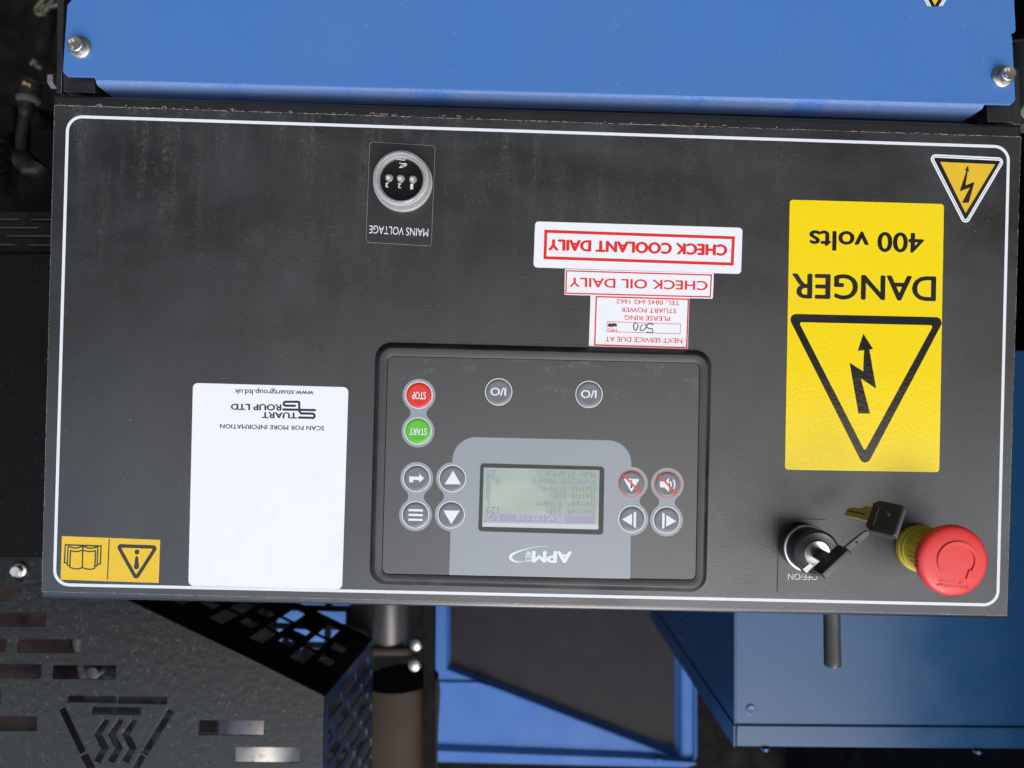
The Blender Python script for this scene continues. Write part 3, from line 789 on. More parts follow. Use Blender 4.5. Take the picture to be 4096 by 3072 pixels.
def lcdtext(s, c0, r0, m, name='display_text'):
    vs = []; fs = []
    for k, ch in enumerate(s):
        for r, row in enumerate(FONT5[ch].split()):
            j = 0
            while j < 5:
                if row[j] == '1':
                    e = j
                    while e < 5 and row[e] == '1': e += 1
                    q = [lpt(c0+k*6+j, r0+r), lpt(c0+k*6+e-.08, r0+r), lpt(c0+k*6+e-.08, r0+r+.92), lpt(c0+k*6+j, r0+r+.92)]
                    b = len(vs); vs += [Vector((x, -(HLc+.012), z)) for x, z in q]; fs.append((b, b+1, b+2, b+3)); j = e
                else: j += 1
    part(name, mesh_from(vs, fs), m, lcd)
pale = mat_plain('lcd_pale_ink', (.40,.44,.48,1), .25, .6)
lcdtext('Statistics', 38, .6, pale); lcdtext('1/2', 116, .6, pale)
for k, (a, b, m) in enumerate([('Genset kWh','129',M_['lcd_grey']),('Genset kVArh','1',M_['lcd_grey']),('Mains kWh','0',M_['lcd_grey']),('Mains kVArh','0',M_['lcd_grey']),('Running Hours','0.8',M_['lcd_blue']),('Num Starts','25',M_['lcd_grey'])]):
    lcdtext(a, 1, 8.6+k*8, m); lcdtext(b, 134-6*len(b), 8.6+k*8, m if b != '25' else M_['lcd_blue'])
# logo on the keypad
al = [text('APM', zL(1400,1338), zL(868,1330), 148*620/2143/6.29, HK+.045, .045)]
U403 = Vector(zL(800,1472))-Vector(zL(800,1325))
al.append(text('403', zL(765+3,1328), zL(768,1472), 80*620/2143/6.29, HK+.045, .008))
sw = [(1100,1268),(1000,1262),(880,1276),(720,1316),(590,1370),(560,1415),(590,1455),(660,1478),(760,1472)]
def tp(t): return .25+1.9*math.exp(-((t-.62)/.22)**2)
al.append(shape([ribbon_outline(catmull([zL(*p) for p in sw], 6), 20*620/2143/6.29, 0, taper=tp)], HK+.05))
part('model_mark', join(al), M_['white_print'], ct)

# ================================================================== KEY SWITCH, KEYS, EMERGENCY STOP
zo = zoomer(3050, 1980, 600/2212); SO = 600/2212/6.29
op = thing('off_on_plate', (zo(580,1440)[0], .2, zo(580,1440)[1]), 'thin black label plate reading OFF/ON behind the key switch', 'label plate')
plo = pts(zo, [(262,345),(920,360),(952,382),(912,1445),(240,1440),(212,1415),(240,370)])
part('plate', shape([plo], .2, .6, .05), M_['plate_clear'], op)
part('lettering', text('OFF/ON', zo(800,1160), zo(370,1153), 90*SO, .82, -.012), M_['white_print'], op)
kc = zo(575, 740, 1.0)
kc = Q(3206, 2181, 1.5)
ks = thing('key_switch', (kc[0], .8, kc[1]-15), 'round black key switch with a chrome core beneath the inserted key', 'key switch')
part('switch_collar', lathe([(14.1,.8),(14.3,2),(14.3,8.4),(13.9,8.9)], kc, 72), M_['black_plastic'], ks)
part('chrome_ring', lathe([(13.6,8.7),(14.6,8.9),(14.75,9.5),(14.4,10.2),(13.7,10.5)], kc, 72), M_['chrome'], ks)
part('switch_body', lathe([(13.6,9.5),(13.6,22.2),(13.8,22.4),(14.0,23.3),(13.6,23.9),(12.6,24.3),(12.2,24.1),(8,24.0)], kc, 72), M_['black_plastic'], ks)
part('trim_ring', lathe([(13.9,22.0),(14.15,22.5),(14.15,23.0),(13.9,23.5)], kc, 72), M_['rod'], ks)
part('key_core', lathe([(7.9,23.8),(7.9,24.6),(7.4,25.0),(5.6,24.6),(0,24.5)], kc, 48), M_['chrome'], ks)
part('core_slot', shape([circle(kc, 3.6, 24)], 24.62, .5, .1), M_['rod'], ks)
# pale pointer mark across the front edge towards the upright upper left
pm = [zo(x, y, 24.4) for x, y in [(590,1092),(692,1012),(748,1050),(648,1148)]]
part('pointer_mark', shape([pm], 24.3, .35, .08), M_['ivory'], ks)

# the pair of keys, joined by their moulded strap
kt = thing('key_pair', (kc[0], 26, kc[1]-6), 'two dark moulded keys joined by a strap, one in the switch', 'keys')
def vpx(p, q, h):
    a, b = Vector(Q(*p, h)), Vector(Q(*q, h)); v = (b-a).normalized(); return Vector((v.x, 0, v.y))
def keybow(W, Hh, T, name, fr, slot, hole, chamf, mats):
    """W along U, Hh along V (blade side at v=0), thickness T along N centred"""
    O, U, V, N = fr
    P = [(-W/2+chamf,0),(W/2-chamf,0),(W/2,chamf*1.1),(W/2,Hh-1.2),(W/2-1.2,Hh),(-W/2+1.2,Hh),(-W/2,Hh-1.2),(-W/2,chamf*1.1)]
    P = roundpoly(P, .9, 4)
    holes = []
    if slot: holes.append(roundpoly(rect(-W*.30, 2.3, W*.30, 4.0), .8, 4))
    if hole: holes.append(circle((hole, Hh*.56), 1.35, 20))
    return shape([P]+holes, -T/2, T, .45, fr, bres=3)
td = vpx((705+3050,1130), (1100+3050,760), 30)       # direction of the slot in the picture
u1 = vpx(zo.__call__ and (3241,2286), (3348,2186), 30)
N0 = Vector((0,-1,0)); w1 = u1.cross(N0); w1.normalize()
O1 = Vector((kc[0], -36.5, kc[1]))
bow1 = part('bow', keybow(21.5, 13, 3.6, 'bow', (O1, u1, N0, u1.cross(N0)), False, None, 1.6, None), M_['key_plastic'], kt)
part('blade', shape([rect(-3.6, -13, 3.6, .5)], -.9, 1.8, .1, (O1, u1, N0, w1)), M_['rod'], bow1)
part('bow_rib', shape([roundpoly(rect(-10.2, 12.0, 10.2, 13.3), .5, 3)], -1.95, 3.9, .4, (O1, u1, N0, w1), bres=2), M_['key_edge'], bow1)
dimple = lathe([(1.5,0),(1.3,.25),(.9,.1),(0,-.1)], (-2.2, 7), 20, 1.85, (O1, u1, N0, w1)); 
part('dimple', dimple, M_['key_edge'], bow1)
part('dimple', lathe([(1.5,0),(1.3,.25),(.9,.1),(0,-.1)], (2.2, 7), 20, 1.85, (O1, u1*-1, N0, w1*-1)), M_['key_edge'], bow1)
# emblem lines on the bow
def emblem(fr, cx_, cy_, T):
    ms = [shape([roundpoly(rect(cx_-2.1, cy_-1.5, cx_+2.1, cy_+1.5), 1.1, 4), roundpoly(rect(cx_-1.9, cy_-1.3, cx_+1.9, cy_+1.3), .9, 4)], T, .06, 0, fr)]
    for k in range(3): ms.append(shape([rect(cx_-1.2+k*.9, cy_-.8, cx_-.85+k*.9, cy_+.8)], T, .06, 0, fr))
    return join(ms)
part('emblem', emblem((O1, u1*-1, N0, w1*-1), -5.6, 7.5, 1.8), M_['black_plastic'], bow1)
# hanging key
def w3(a, b, hh): v = Vector((-a, -hh, b)); return v.normalized()   # picture right, picture down, towards the viewer
e1 = w3(.47, -.80, -.36); e2 = w3(-.76, .03, -.62)
e2 = (e2 - e1*e2.dot(e1)).normalized(); n2 = e1.cross(e2).normalized()
if n2.y > 0: n2 = -n2
hb = 42.0
fc = Q(3050+1800*.2712, 1980+330*.2712, hb)           # centre of the bow's face
Wk, Hk, Tk = 20.5, 16.5, 5.0
Oc = Vector((fc[0], -hb, fc[1])) + e2*(Hk*.50) - n2*(Tk/2)
V2 = -e2
fr2 = (Oc, e1, V2, n2)
bow2 = part('bow', keybow(Wk, Hk, Tk, 'bow', fr2, True, 2.6, 2.6, None), M_['key_plastic'], kt)
part('bow_rib', shape([roundpoly(rect(-Wk/2+.9, Hk-1.2, Wk/2-.9, Hk+.25), .5, 3)], -Tk/2-.12, Tk+.24, .4, fr2, bres=2), M_['key_edge'], bow2)
part('emblem', emblem(fr2, -5.6, Hk*.62, Tk/2), M_['black_plastic'], bow2)
bl2 = [(-3.9,1.5),(-3.9,-3),(-3.6,-4.5),(-3.6,-20.5),(-3.0,-22),(-.4,-22),(1.0,-20.6),(1.2,-19.6),(2.6,-18.6),(2.0,-16.8),(2.9,-15.4),(2.4,-13.8),(3.1,-12.4),(2.8,-10.6),(3.4,-9),(3.4,-6),(5.6,-4),(5.6,1.5)]
bl2 = [(x, y if y > -5 else -5+(y+5)*.5) for x, y in bl2]
part('blade', shape([bl2], -1.05, 2.1, .12, fr2), M_['brass'], bow2)
gr = rect(-.8, -12, .3, -3)
part('blade_groove', shape([gr], 1.06, .05, 0, fr2), M_['rod'], bow2)
# strap between the bows
sA = P3(3050+1205*.2712, 1980+815*.2712, 40); sB = P3(3050+1530*.2712, 1980+560*.2712, 40.5)
d_ = (sB-sA); Ls = d_.length; d_.normalize(); sd_ = d_.cross(N0).normalized(); nn = sd_.cross(d_)
hole_ = circle((Ls*.52, .1), .55, 14)
strap = roundpoly([(-1.5,-.6),(1.2,-1.7),(Ls-1.5,-1.9),(Ls+1.5,-1.1),(Ls+1.5,1.1),(Ls-1.5,1.9),(1.2,1.7),(-1.5,.6)], .5, 3)
part('strap', shape([strap, hole_], -1.1, 2.2, .5, (sA, d_, sd_, -nn if nn.y > 0 else nn), bres=3), M_['key_edge'], kt)

# emergency stop
ec = Q(3684, 2194, 3)
es = thing('emergency_stop_button', (ec[0], .2, ec[1]-15), 'large red mushroom button with a turning arrow on a grimy yellow collar', 'stop button')
part('collar', lathe([(14.9,.2),(15.1,1),(15.1,3.6),(14.8,4.2),(14.2,4.4),(14.1,6.0),(14.5,6.3),(14.4,7.1),(13.9,7.4),(13.6,8),(13.0,22)], ec, 80), M_['yellow_plastic'], es)
# raised letters running round the sleeve
lt = []
for k, (a0, wd, h0, h1) in enumerate([(200,9,10,20),(212,3.4,13,14.6),(168,4.4,14,20),(152,4.0,15,20),(228,4.2,15,20),(136,4.2,14.5,20),(120,4,15,20)]):
    pass
def sleeve_box(adeg, wdeg, h0, h1, r=13.55, t=.5):
    vs = []; fs = []
    for (rr, hh) in ((r-.6, h0), (r+t-.15, h0), (r+t-.35, h1), (r-.9, h1)):
        for s_ in (-1, 0, 1):
            a = math.radians(adeg+s_*wdeg/2); vs.append(Vector((ec[0]+rr*math.cos(a), -hh, ec[1]+rr*math.sin(a))))
    for i in range(3):
        for k in range(2): fs.append((i*3+k, i*3+k+1, (i+1)*3+k+1, (i+1)*3+k))
    fs.append((9,10,1,0)); fs.append((10,11,2,1)); fs.append((0,3,6,9)); fs.append((2,5,8,11))
    return fix_normals(mesh_from(vs, fs))
for a, wd, h0, h1 in [(-22,9,9.5,20),(-40,7,13,20),(2,7,12.5,20),(14,6,12,20),(27,6,13,20),(40,5,14,20),(-56,6,14,20)]:
    part('sleeve_rib', sleeve_box(a, wd, h0, h1), M_['yellow_plastic'], es)
RH = 21.1
part('mushroom_head', lathe([(12.4,20),(12.6,24),(13.4,26),(16.5,27.5),(19.4,29),(20.7,30.8),(RH,32.8),(RH-.1,34),(20.6,35.1),(19.4,36.0),(17.5,36.6),(13,37.1),(7,37.4),(0,37.5)], ec, 96, ang=60), M_['red_plastic'], es)
# turning arrow, raised on the dome
ze = lambda x, y, h=37.6: Q(3570+x*400/2074, 2080+y*320/1659, h)
SE = 400/2074/6.86
ac = (1352, 840)
def epoly(L): return [ze(*p) for p in L]
arc_ = [ (ac[0]+ (388)*math.cos(math.radians(t)), ac[1]+ (365)*math.sin(math.radians(t))) for t in np.linspace(-218.5, 36, 40)]
arrow = ribbon_outline(epoly(arc_), 72*SE, 6)
arm = [shape([arrow], 36.95, 1.05, .25, None, 2)]
head = roundpoly(epoly([(1597,1010),(1515,1240),(1725,1205),(1690,1150)]), .5, 4)
arm.append(shape([head], 36.9, 1.12, .25, None, 2))
part('turning_arrow', join(arm), M_['red_plastic'], es)
lt_ = [text('Schneider', ze(1610,1370), ze(935,1310), 84*SE, 36.85, 0), text('Electric', ze(1350,1258), ze(975,1235), 52*SE, 37.0, .0)]
for m_ in lt_:
    bm = bmesh.new(); bm.from_mesh(m_)
    r_ = bmesh.ops.extrude_face_region(bm, geom=bm.faces[:]); vs_ = [g for g in r_['geom'] if isinstance(g, bmesh.types.BMVert)]
    bmesh.ops.translate(bm, vec=(0, -.00022, 0), verts=vs_); bmesh.ops.recalc_face_normals(bm, faces=bm.faces); bm.to_mesh(m_); bm.free()
lt_.append(shape([ribbon_outline(catmull([ze(*p) for p in [(1470,1262),(1440,1262),(1405,1300),(1385,1325),(1400,1335),(1430,1305),(1455,1290)]], 4), .35, 3)], 37.0, .3))
part('raised_lettering', join(lt_), M_['red_plastic'], es)
# grip notches: little dark cuts at the rim in four places
nt_ = []
for a0 in (0, 90, 180, 270):
    for da in (-8, 0, 8):
        a = math.radians(a0+da+2); p = Vector((ec[0]+math.cos(a)*20.75, -34.2, ec[1]+math.sin(a)*20.75))
        rad = Vector((math.cos(a), 0, math.sin(a))); tan = Vector((-math.sin(a), 0, math.cos(a)))
        nt_.append(lathe([(0,-.5),(.5,0),(.55,.5),(0,.9)], (0,0), 10, 0, (p-rad*.15, tan, (N0*1.8), rad)))
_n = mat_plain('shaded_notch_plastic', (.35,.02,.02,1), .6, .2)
part('grip_notches', join(nt_), _n, es, kind='stuff')

# ================================================================== BLUE PANEL BELOW (top of the photograph)
bpn = thing('blue_machine_cover', (0, 0, Q(2000,-120,-12)[1]), 'bright blue painted steel panel with folded dusty edge below the black panel', 'steel panel')
# traced outline; the sheet leans back slightly towards its lower edge
def QT(x, y):
    """on the tilted blue sheet"""
    h = -1.5 - (365-y)*.0165
    return Q(x, y, h), h
bo_px = [(292,-160),(285,0),(268,20),(250,284),(253,290),(270,306),(374,308),(383,322),(3936,418),(3950,417),(4044,419),(4062,400),(4050,150),(4044,135),(4060,128),(4064,120),(4050,-160)]
def tilted(pxs, th, lift=0.0, holes=()):
    loops = [[QT(*p) for p in pxs]]
    cont = [[q for q, h in loops[0]]]
    me = shape(cont, 0, th, min(.5, th/2.2), None, 2)
    # lean: height as a plane through the traced depths
    for v in me.vertices:
        Zmm = (v.co.z-ZB)*1000; X_mm = v.co.x*1000
        v.co.y -= (leanh(X_mm, Zmm)+lift-th)/1000
    return me
# fit plane h = a + b*X + c*Z through four samples
_s = [QT(*p) for p in [(300,0),(300,300),(4000,0),(4000,400)]]
A_ = np.array([[1, s[0][0], s[0][1]] for s in _s]); b_ = np.array([s[1] for s in _s]); cf = np.linalg.lstsq(A_, b_, rcond=None)[0]
def leanh(X, Z): return cf[0]+cf[1]*X+cf[2]*Z
part('front_sheet', tilted(bo_px, 2.0), M_['blue'], bpn)
# folded ledge running back under the black panel
fa, fb = (383,322), (3936,418)
seg = 24; vs = []; fs = []
prof = [(0,0),(1.2,-.4),(2.2,-1.4),(2.8,-3.0),(3.0,-22),(1.8,-22)]
Lw = []
for k in range(seg+1):
    t = k/seg; x = fa[0]+(fb[0]-fa[0])*t; y = fa[1]+(fb[1]-fa[1])*t - 10*math.sin(math.pi*t)*.6
    (X, Z), h = QT(x, y+2)
    for dz, dh in prof: vs.append(Vector((X, -(h+dh-.05), Z+dz-.6)))
n_ = len(prof)
for k in range(seg):
    for j in range(n_-1): fs.append((k*n_+j, (k+1)*n_+j, (k+1)*n_+j+1, k*n_+j+1))
part('folded_ledge', smooth(mesh_from(vs, fs), 60), M_['blue_ledge'], bpn)
# upper tab lip at the corners
def hexbolt(c, h0, par, r=5.0, washer=7.1, hh=5.2, rot=0.0, mark=True, name='bolt', fr=None, sc=1.0):
    O, U, V, N = fr or frame(0.0)
    b = part(name, lathe([(washer*sc,h0),(washer*sc,h0+.7*sc),((washer-.5)*sc,h0+1.2*sc),((r+.9)*sc,h0+1.7*sc),(r*.9*sc,h0+1.9*sc)], c, 40, ang=50), M_['zinc'], par)
    P = [(c[0]+r*sc*math.cos(rot+k*math.pi/3), c[1]+r*sc*math.sin(rot+k*math.pi/3)) for k in range(6)]
    hd_ = shape([P], h0+1.2*sc, hh*sc-.5, 0); part('hex_head', hd_, M_['zinc'], b)
    part('head_top', lathe([(r*.97*sc,h0+(hh+.6)*sc),(r*.86*sc,h0+(hh+1.1)*sc),(r*.6*sc,h0+(hh+1.0)*sc),(0,h0+(hh+.95)*sc)], c, 24), M_['zinc'], b)
    if mark:
        hm = h0+(hh+1.13)*sc; a = rot
        def off(x, y): return (c[0]+sc*(x*math.cos(a)-y*math.sin(a)), c[1]+sc*(x*math.sin(a)+y*math.cos(a)))
        part('head_marking', join([text('8.8', off(-.5,-3), off(2.9,-3.0), 1.9*sc, hm, .03), text('C', off(1.4,1.3), off(3.0,1.3), 1.9*sc, hm, .03)]), M_['zinc_mark'], b)
    return b
b1 = hexbolt(Q(316,188,-3), leanh(*Q(316,188,-3))+.1, bpn, rot=.35); b1['label'] = 'zinc flanged bolt on the side away from the stop button'
b2 = hexbolt(Q(4006,310,-3), leanh(*Q(4006,310,-3))+.1, bpn, rot=.1); b2['label'] = 'zinc flanged bolt on the side of the hazard triangles'
# hazard triangle at the very edge of the frame
for o in [hazard_triangle(zt, [(1373,-398),(1842,-375),(1597,32)], ST, 'hazard triangle sticker on the blue panel, cut by the edge of the picture', -7.2, [(x-175, y-1578) for x, y in bolt_z], yin=[(1410,-383),(1815,-365),(1597,-5)])]:
    pass

# black brackets that carry the blue panel
br = thing('support_bracket', (Q(320,340,-12)[0], -12, Q(320,300,-12)[1]), 'black angle bracket beside the blue panel on the engine hose side', 'bracket', 'brackets carrying the blue panel')
part('block', shape([roundpoly(pts(lambda x, y: Q(x, y, -9), [(252,290),(380,300),(380,372),(252,368)]), .8, 3)], -19, 10, .5), M_['steel'], br)
part('side_rail', shape([[Q(x, y, -16) for x, y in [(252,155),(262,-160),(230,-160),(226,370),(246,370)]]], -44, 28, .3), M_['steel'], br)
part('bolt_head', lathe([(5,0),(5,3.5),(4.4,4.2),(0,4.4)], (0,0), 6, 0, (P3(228,325,-22), Vector((0,0,1)), Vector((0,1,0)), Vector((1,0,0)))), M_['zinc'], br)
br2 = thing('support_bracket', (Q(3990,440,-12)[0], -12, Q(3990,420,-12)[1]), 'black angle bracket beside the blue panel on the stop button side', 'bracket', 'brackets carrying the blue panel')
part('block', shape([roundpoly(pts(lambda x, y: Q(x, y, -9), [(3945,410),(4050,412),(4058,492),(3952,488)]), .8, 3)], -19, 10, .5), M_['steel'], br2)
part('side_rail', shape([roundpoly([Q(x, y, -16) for x, y in [(4050,262),(4066,270),(4077,282),(4086,498),(4050,498)]], .6, 3)], -44, 28, .3), M_['steel'], br2)
# crossbar behind the gap between blue ledge and black panel
cb = single('frame_crossbar', shape([[Q(x, y, -24) for x, y in [(236,300),(4066,410),(4070,560),(232,470)]]], -46, 20, .6), M_['steel'], 'black steel crossbar seen in the gap over the blue ledge', 'steel bar')

# ================================================================== THINGS BEHIND, REAL UPPER SIDE (bottom of the photograph)
DG = -190.0
CW = Vector((23.106, -451.549, 15.359)); _th = math.radians(10)     # camera's place (mm); the guard leans out over the panel
G_O = P3(600, 2700, DG); G_fr = (G_O, Vector((1,0,0)), Vector((0,-math.sin(_th),math.cos(_th))), Vector((0,-math.cos(_th),-math.sin(_th))))
def GP(px, py):
    p1 = P3(px, py, 0); t = (G_O-CW).dot(G_fr[3])/((p1-CW).dot(G_fr[3])); return CW+(p1-CW)*t
def pg(x, y):
    p = GP(x, y)-G_O; return (p.dot(G_fr[1]), p.dot(G_fr[2]))
zg = lambda x, y: pg(x/1.4747, 2150+y/1.4747)
gd = thing('perforated_guard', (GP(600,2300).x, DG, GP(600,2230).z), 'black perforated heat guard with slots and a cut out hot surface triangle', 'guard')
gout = [pg(*p) for p in [(-420,2226),(160,2226),(300,2296),(590,2438),(1298,2786),(1278,3500),(-420,3500)]]
cuts = []
for x0, x1, y0, y1 in [(-300,68,287,367),(-100,272,440,522),(-330,38,590,668),(107,478,598,678),(-130,243,745,825),(313,686,752,833),(-370,7,900,978),(-150,218,1053,1137),(1175,1556,1078,1163),(1388,1771,1237,1325),(-380,-10,1206,1286),(-190,190,1360,1440)]:
    cuts.append(roundpoly([zg(x0,y0),zg(x1,y0+3),zg(x1-3,y1+3),zg(x0-3,y1)], .5, 3))
def cut(l, r=.6): cuts.append(roundpoly([zg(*p) for p in l], r, 3))
cut([(402,932),(687,937),(685,975),(400,970)]); cut([(698,936),(986,941),(984,983),(696,977)]); cut([(546,998),(830,1003),(828,1046),(543,1040)])
cut([(349,1015),(383,998),(505,1258),(474,1276)]); cut([(475,1288),(516,1272),(625,1478),(590,1500)]); cut([(990,1010),(1026,1028),(868,1286),(834,1266)]); cut([(825,1276),(858,1296),(745,1490),(712,1470)])
for dx in (0, 83, 166): cut([(615+dx,1070),(645+dx,1082),(598+dx,1160),(641+dx,1240),(592+dx,1330),(552+dx,1311),(595+dx,1240),(556+dx,1156)], .3)
cut([(92,236),(137,236),(135,255),(113,264),(94,254)], .5)
part('front_plate', shape([gout]+cuts, -1.5, 1.5, .3, G_fr), M_['guard'], gd)
# the other two folded faces, in their own planes
def plane_frame(A, B, C):
    """A origin, U towards B, V towards C (squared up)"""
    U = (B-A).normalized(); N = U.cross(C-A).normalized(); V = N.cross(U).normalized()
    return (A, U, V, N)
A0 = GP(1298,2786); A1 = P3(1491,2556,-400); A2 = GP(1278,3500)
frs = plane_frame(A0, A1, A2)
Ls_ = (A1-A0).length; Hs_ = (A2-A0).length
sk = (A2-A0).dot(frs[1])
side_out = [(0,0),(Ls_,0),(Ls_+sk,(A2-A0).dot(frs[2])),(sk,(A2-A0).dot(frs[2]))]
ct_ = []
for r in range(10):
    y = 14+r*19
    for k in range(-1, 5):
        x = 12+k*62+(31 if r % 2 else 0)+sk*y/Hs_
        if x > 4 and x+50 < Ls_-4: ct_.append(roundpoly(rect(x, y, x+50, y+11.5), .6, 2))
        elif x <= 4 and x+50 > 22: ct_.append(roundpoly(rect(8, y, x+50, y+11.5), .6, 2))
        elif x < Ls_-22 and x+50 >= Ls_-4: ct_.append(roundpoly(rect(x, y, Ls_-8, y+11.5), .6, 2))
part('side_plate', shape([side_out]+ct_, -.75, 1.5, 0, frs), M_['guard_side'], gd)
B1 = A0; dv = A1-A0
D0 = GP(300,2296)
fru = plane_frame(D0, B1, D0+dv)
Lu = (B1-D0).length; du = dv.dot(fru[1]); dvv = dv.dot(fru[2])
ct_ = []
for r in range(7):
    y = 45+r*25
    for k in range(-6, 12):
        x = Lu-52-k*44+(22 if r % 2 else 0)+du*y/dvv
        if y+46 < dvv-3 and x > 6+du*y/dvv and x+17 < Lu+du*y/dvv-8: ct_.append(roundpoly(rect(x, y, x+15, y+(44 if r % 2 == 0 else 22)), .6, 2))
part('under_plate', shape([[(0,0),(Lu,0),(Lu+du,dvv),(du,dvv)]]+ct_, -.75, 1.5, 0, fru), M_['guard_in'], gd)
# screw on the guard
_p = GP(78,2279); hb1 = hexbolt((_p.x,_p.z), -_p.y+.1, gd, rot=.2, name='bolt')
# back plate of the guard box, perforated too
frb = (P3(1491,2556,-405)+Vector((0,0,-60)), Vector((1,0,0)), Vector((0,0,1)), N0)
ct_ = []
for r in range(12):
    for k in range(8):
        x = 8+k*50+(25 if r % 2 else 0); y = 6+r*22
        ct_.append(roundpoly(rect(x, y, x+42, y+15), .6, 2))
part('back_plate', shape([rect(0,0,470,280)]+ct_, -1, 1.5, 0, frb), M_['guard_in'], gd)

# plate beside/below the guard, and its louvres
dp = thing('side_cover', (Q(60,1000,-172)[0], -172, Q(60,1000,-172)[1]), 'flat dusty black cover plate with louvre slots left of the control panel in the picture', 'cover plate')
qd = lambda x, y: Q(x, y, -172)
part('plate', shape([[qd(-420,1015),(qd(400,1015)),qd(400,2222),qd(-420,2222)]], -174, 2.0, .4), M_['dark_plate'], dp)
for k, (x0, x1, y) in enumerate([(-60,67,873),(110,260,874),(-120,145,907),(15,260,940),(-80,52,975),(98,260,976)]):
    part('louvre_edge', shape([[qd(x0,y-1.5),qd(x1,y-1.5),qd(x1-8,y+1.8),qd(x0+6,y+1.8)]], -176, 1.2, .2), M_['rod'], dp)
part('louvre_sheet', shape([[qd(-420,845),qd(400,845),qd(400,1015),qd(-420,1015)]]+[[qd(x0,y+2),qd(x1,y+2),qd(x1-12,y+11),qd(x0+12,y+11)] for x0,x1,y in [(-60,67,873),(110,260,874),(-120,145,907),(15,260,940),(-80,52,975),(98,260,976)]], -178, 1.5, 0), M_['engine'], dp)

# what shows through the slots
ip = single('inner_heat_plate', shape([[Q(x, y, -215) for x, y in [(-500,2262),(262,2262),(275,2560),(330,2790),(370,3060),(440,3500),(-500,3500)]]], -217, 1.5, .2), M_['rust_plate'], 'brown primed metal plate visible through the guard slots', 'heat plate')
def hz(x, y, h): return P3(x/1.4747, 2150+y/1.4747, h)
pipe = thing('exhaust_pipe', tuple((lambda v: (v.x, -v.y, v.z))(hz(1450,1200,-245))), 'mottled galvanised exhaust pipe behind the guard slots', 'pipe')
part('pipe', tube([hz(1600,1380,-262), hz(1480,1190,-262), hz(1460,1150,-262)][:1]+[hz(1800,1235,-262), hz(1330,1130,-262)][0:0]+[hz(1600,1700,-262)], 1) if False else tube([hz(1290,1185,-280), hz(2000,1190,-280)], 0.1, 4), M_['pipe'], pipe) if False else None
part('muffler', tube([hz(1335,1010,-275), hz(1300,1100,-275), hz(1330,1500,-275), hz(1360,1900,-275)][0:0]+[hz(1575,900,-290), hz(1550,1900,-290)], 45, 40), M_['pipe'], pipe)
clp = thing('pipe_clamp', tuple((lambda v: (v.x, -v.y, v.z))(hz(470,800,-232))), 'rust spotted clamp strip behind the guard slots', 'clamp')
part('strip', tube(catmull3([hz(452,560,-232), hz(455,690,-232), hz(470,790,-232), hz(500,900,-234)], 6), 5.0, 10), M_['rusty'], clp)
part('clamp_bolt', lathe([(6.5,-240),(6.5,-228),(5.5,-226),(0,-225.5)], Q(565/1.4747, 2150+785/1.4747, -232), 24), M_['pipe'], clp)
part('sleeve', tube([hz(640,770,-245), hz(760,800,-245)], 9, 20), M_['rod'], clp)

# exhaust flange area between guard and canopy
zb = lambda x, y, h: P3(1200+x/2.212, 2400+y/2.212, h)
ex = thing('exhaust_stub', tuple((lambda v: (v.x, -v.y, v.z))(zb(800,380,-420))), 'grey steel cylinder hanging over a bar behind the guard, out of focus', 'pipe stub')
part('cylinder', tube([zb(790,-200,-430), zb(800,330,-430), zb(801,368,-430)], 24, 40, rf=lambda t: 24 if t < .9 else 21), M_['rod'], ex)
eb = thing('cross_tie', tuple((lambda v: (v.x, -v.y, v.z))(zb(860,470,-420))), 'horizontal brown grey bar with two shiny nuts near the blue canopy', 'bar')
part('bar', tube([zb(560,446,-410), zb(1070,450,-410)], 5.6, 20), M_['taupe'], eb)
for (x, y) in ((1030,388),(1016,570)):
    part('nut', lathe([(7.5,-4),(8.2,0),(7,4),(3,6),(0,6)], (0,0), 24, 0, (zb(x, y, -400), Vector((1,0,0)), Vector((0,0,1)), N0)), M_['zinc'], eb)
cf_ = single('foam_column', tube([zb(900,690,-440), zb(905,800,-440), zb(880,1200,-440), zb(880,1700,-440)], 48, 48, rf=lambda t: 46+2*math.sin(t*40)), M_['taupe'], 'brown ribbed hose column between guard and blue canopy', 'hose')
part_v = single('canopy_edge_post', shape([[Q(x, y, -380) for x, y in [(1688,2420),(1738,2420),(1733,3300),(1700,3300)]]], -400, 20, 1), M_['void'], 'narrow black post at the edge of the blue canopy', 'post')

M_['blue_satin'] = mat_paint('satin_blue_paint', (.050,.148,.42,1), .5, spec=.16)
# blue canopy with a dark pane
DC = -690.0
zn = lambda x, y, h=DC: Q(1600+x/1.58, 2400+y/1.58, h)
cn = thing('blue_canopy', (zn(1000,900)[0], DC, zn(1000,1000)[1]), 'bright blue canopy side with a dark slanted pane set in a folded rim', 'canopy')
outc = [zn(x, y) for x, y in [(212,-500),(204,1005),(700,1018),(1300,1030),(1800,1040),(1868,1010),(1868,-500)]]
hole = [zn(x, y) for x, y in [(287,-450),(290,440),(1760,1010),(1790,980),(1790,-450)]]
part('outer_sheet', shape([outc, hole], DC-2, 2, .5), M_['blue_satin'], cn)
ho2 = [zn(x, y, DC-14) for x, y in [(316,-450),(318,408),(1733,936),(1736,925),(1735,-450)]]
part('pane_rim', loft([(hole, DC-.5), (lerp(hole, ho2, .2), DC-1), (lerp(hole, ho2, .9), DC-13), (ho2, DC-14)]), M_['blue_satin'], cn)
part('pane', shape([offset_poly(ho2, 2)], DC-17, 2), M_['pane'], cn)
part('fold_line', shape([[zn(205,520,DC+6), zn(500,524,DC+6), zn(560,545,DC+2), zn(205,545,DC+6)]], DC+.2, 3.5, 1), M_['blue_satin'], cn)
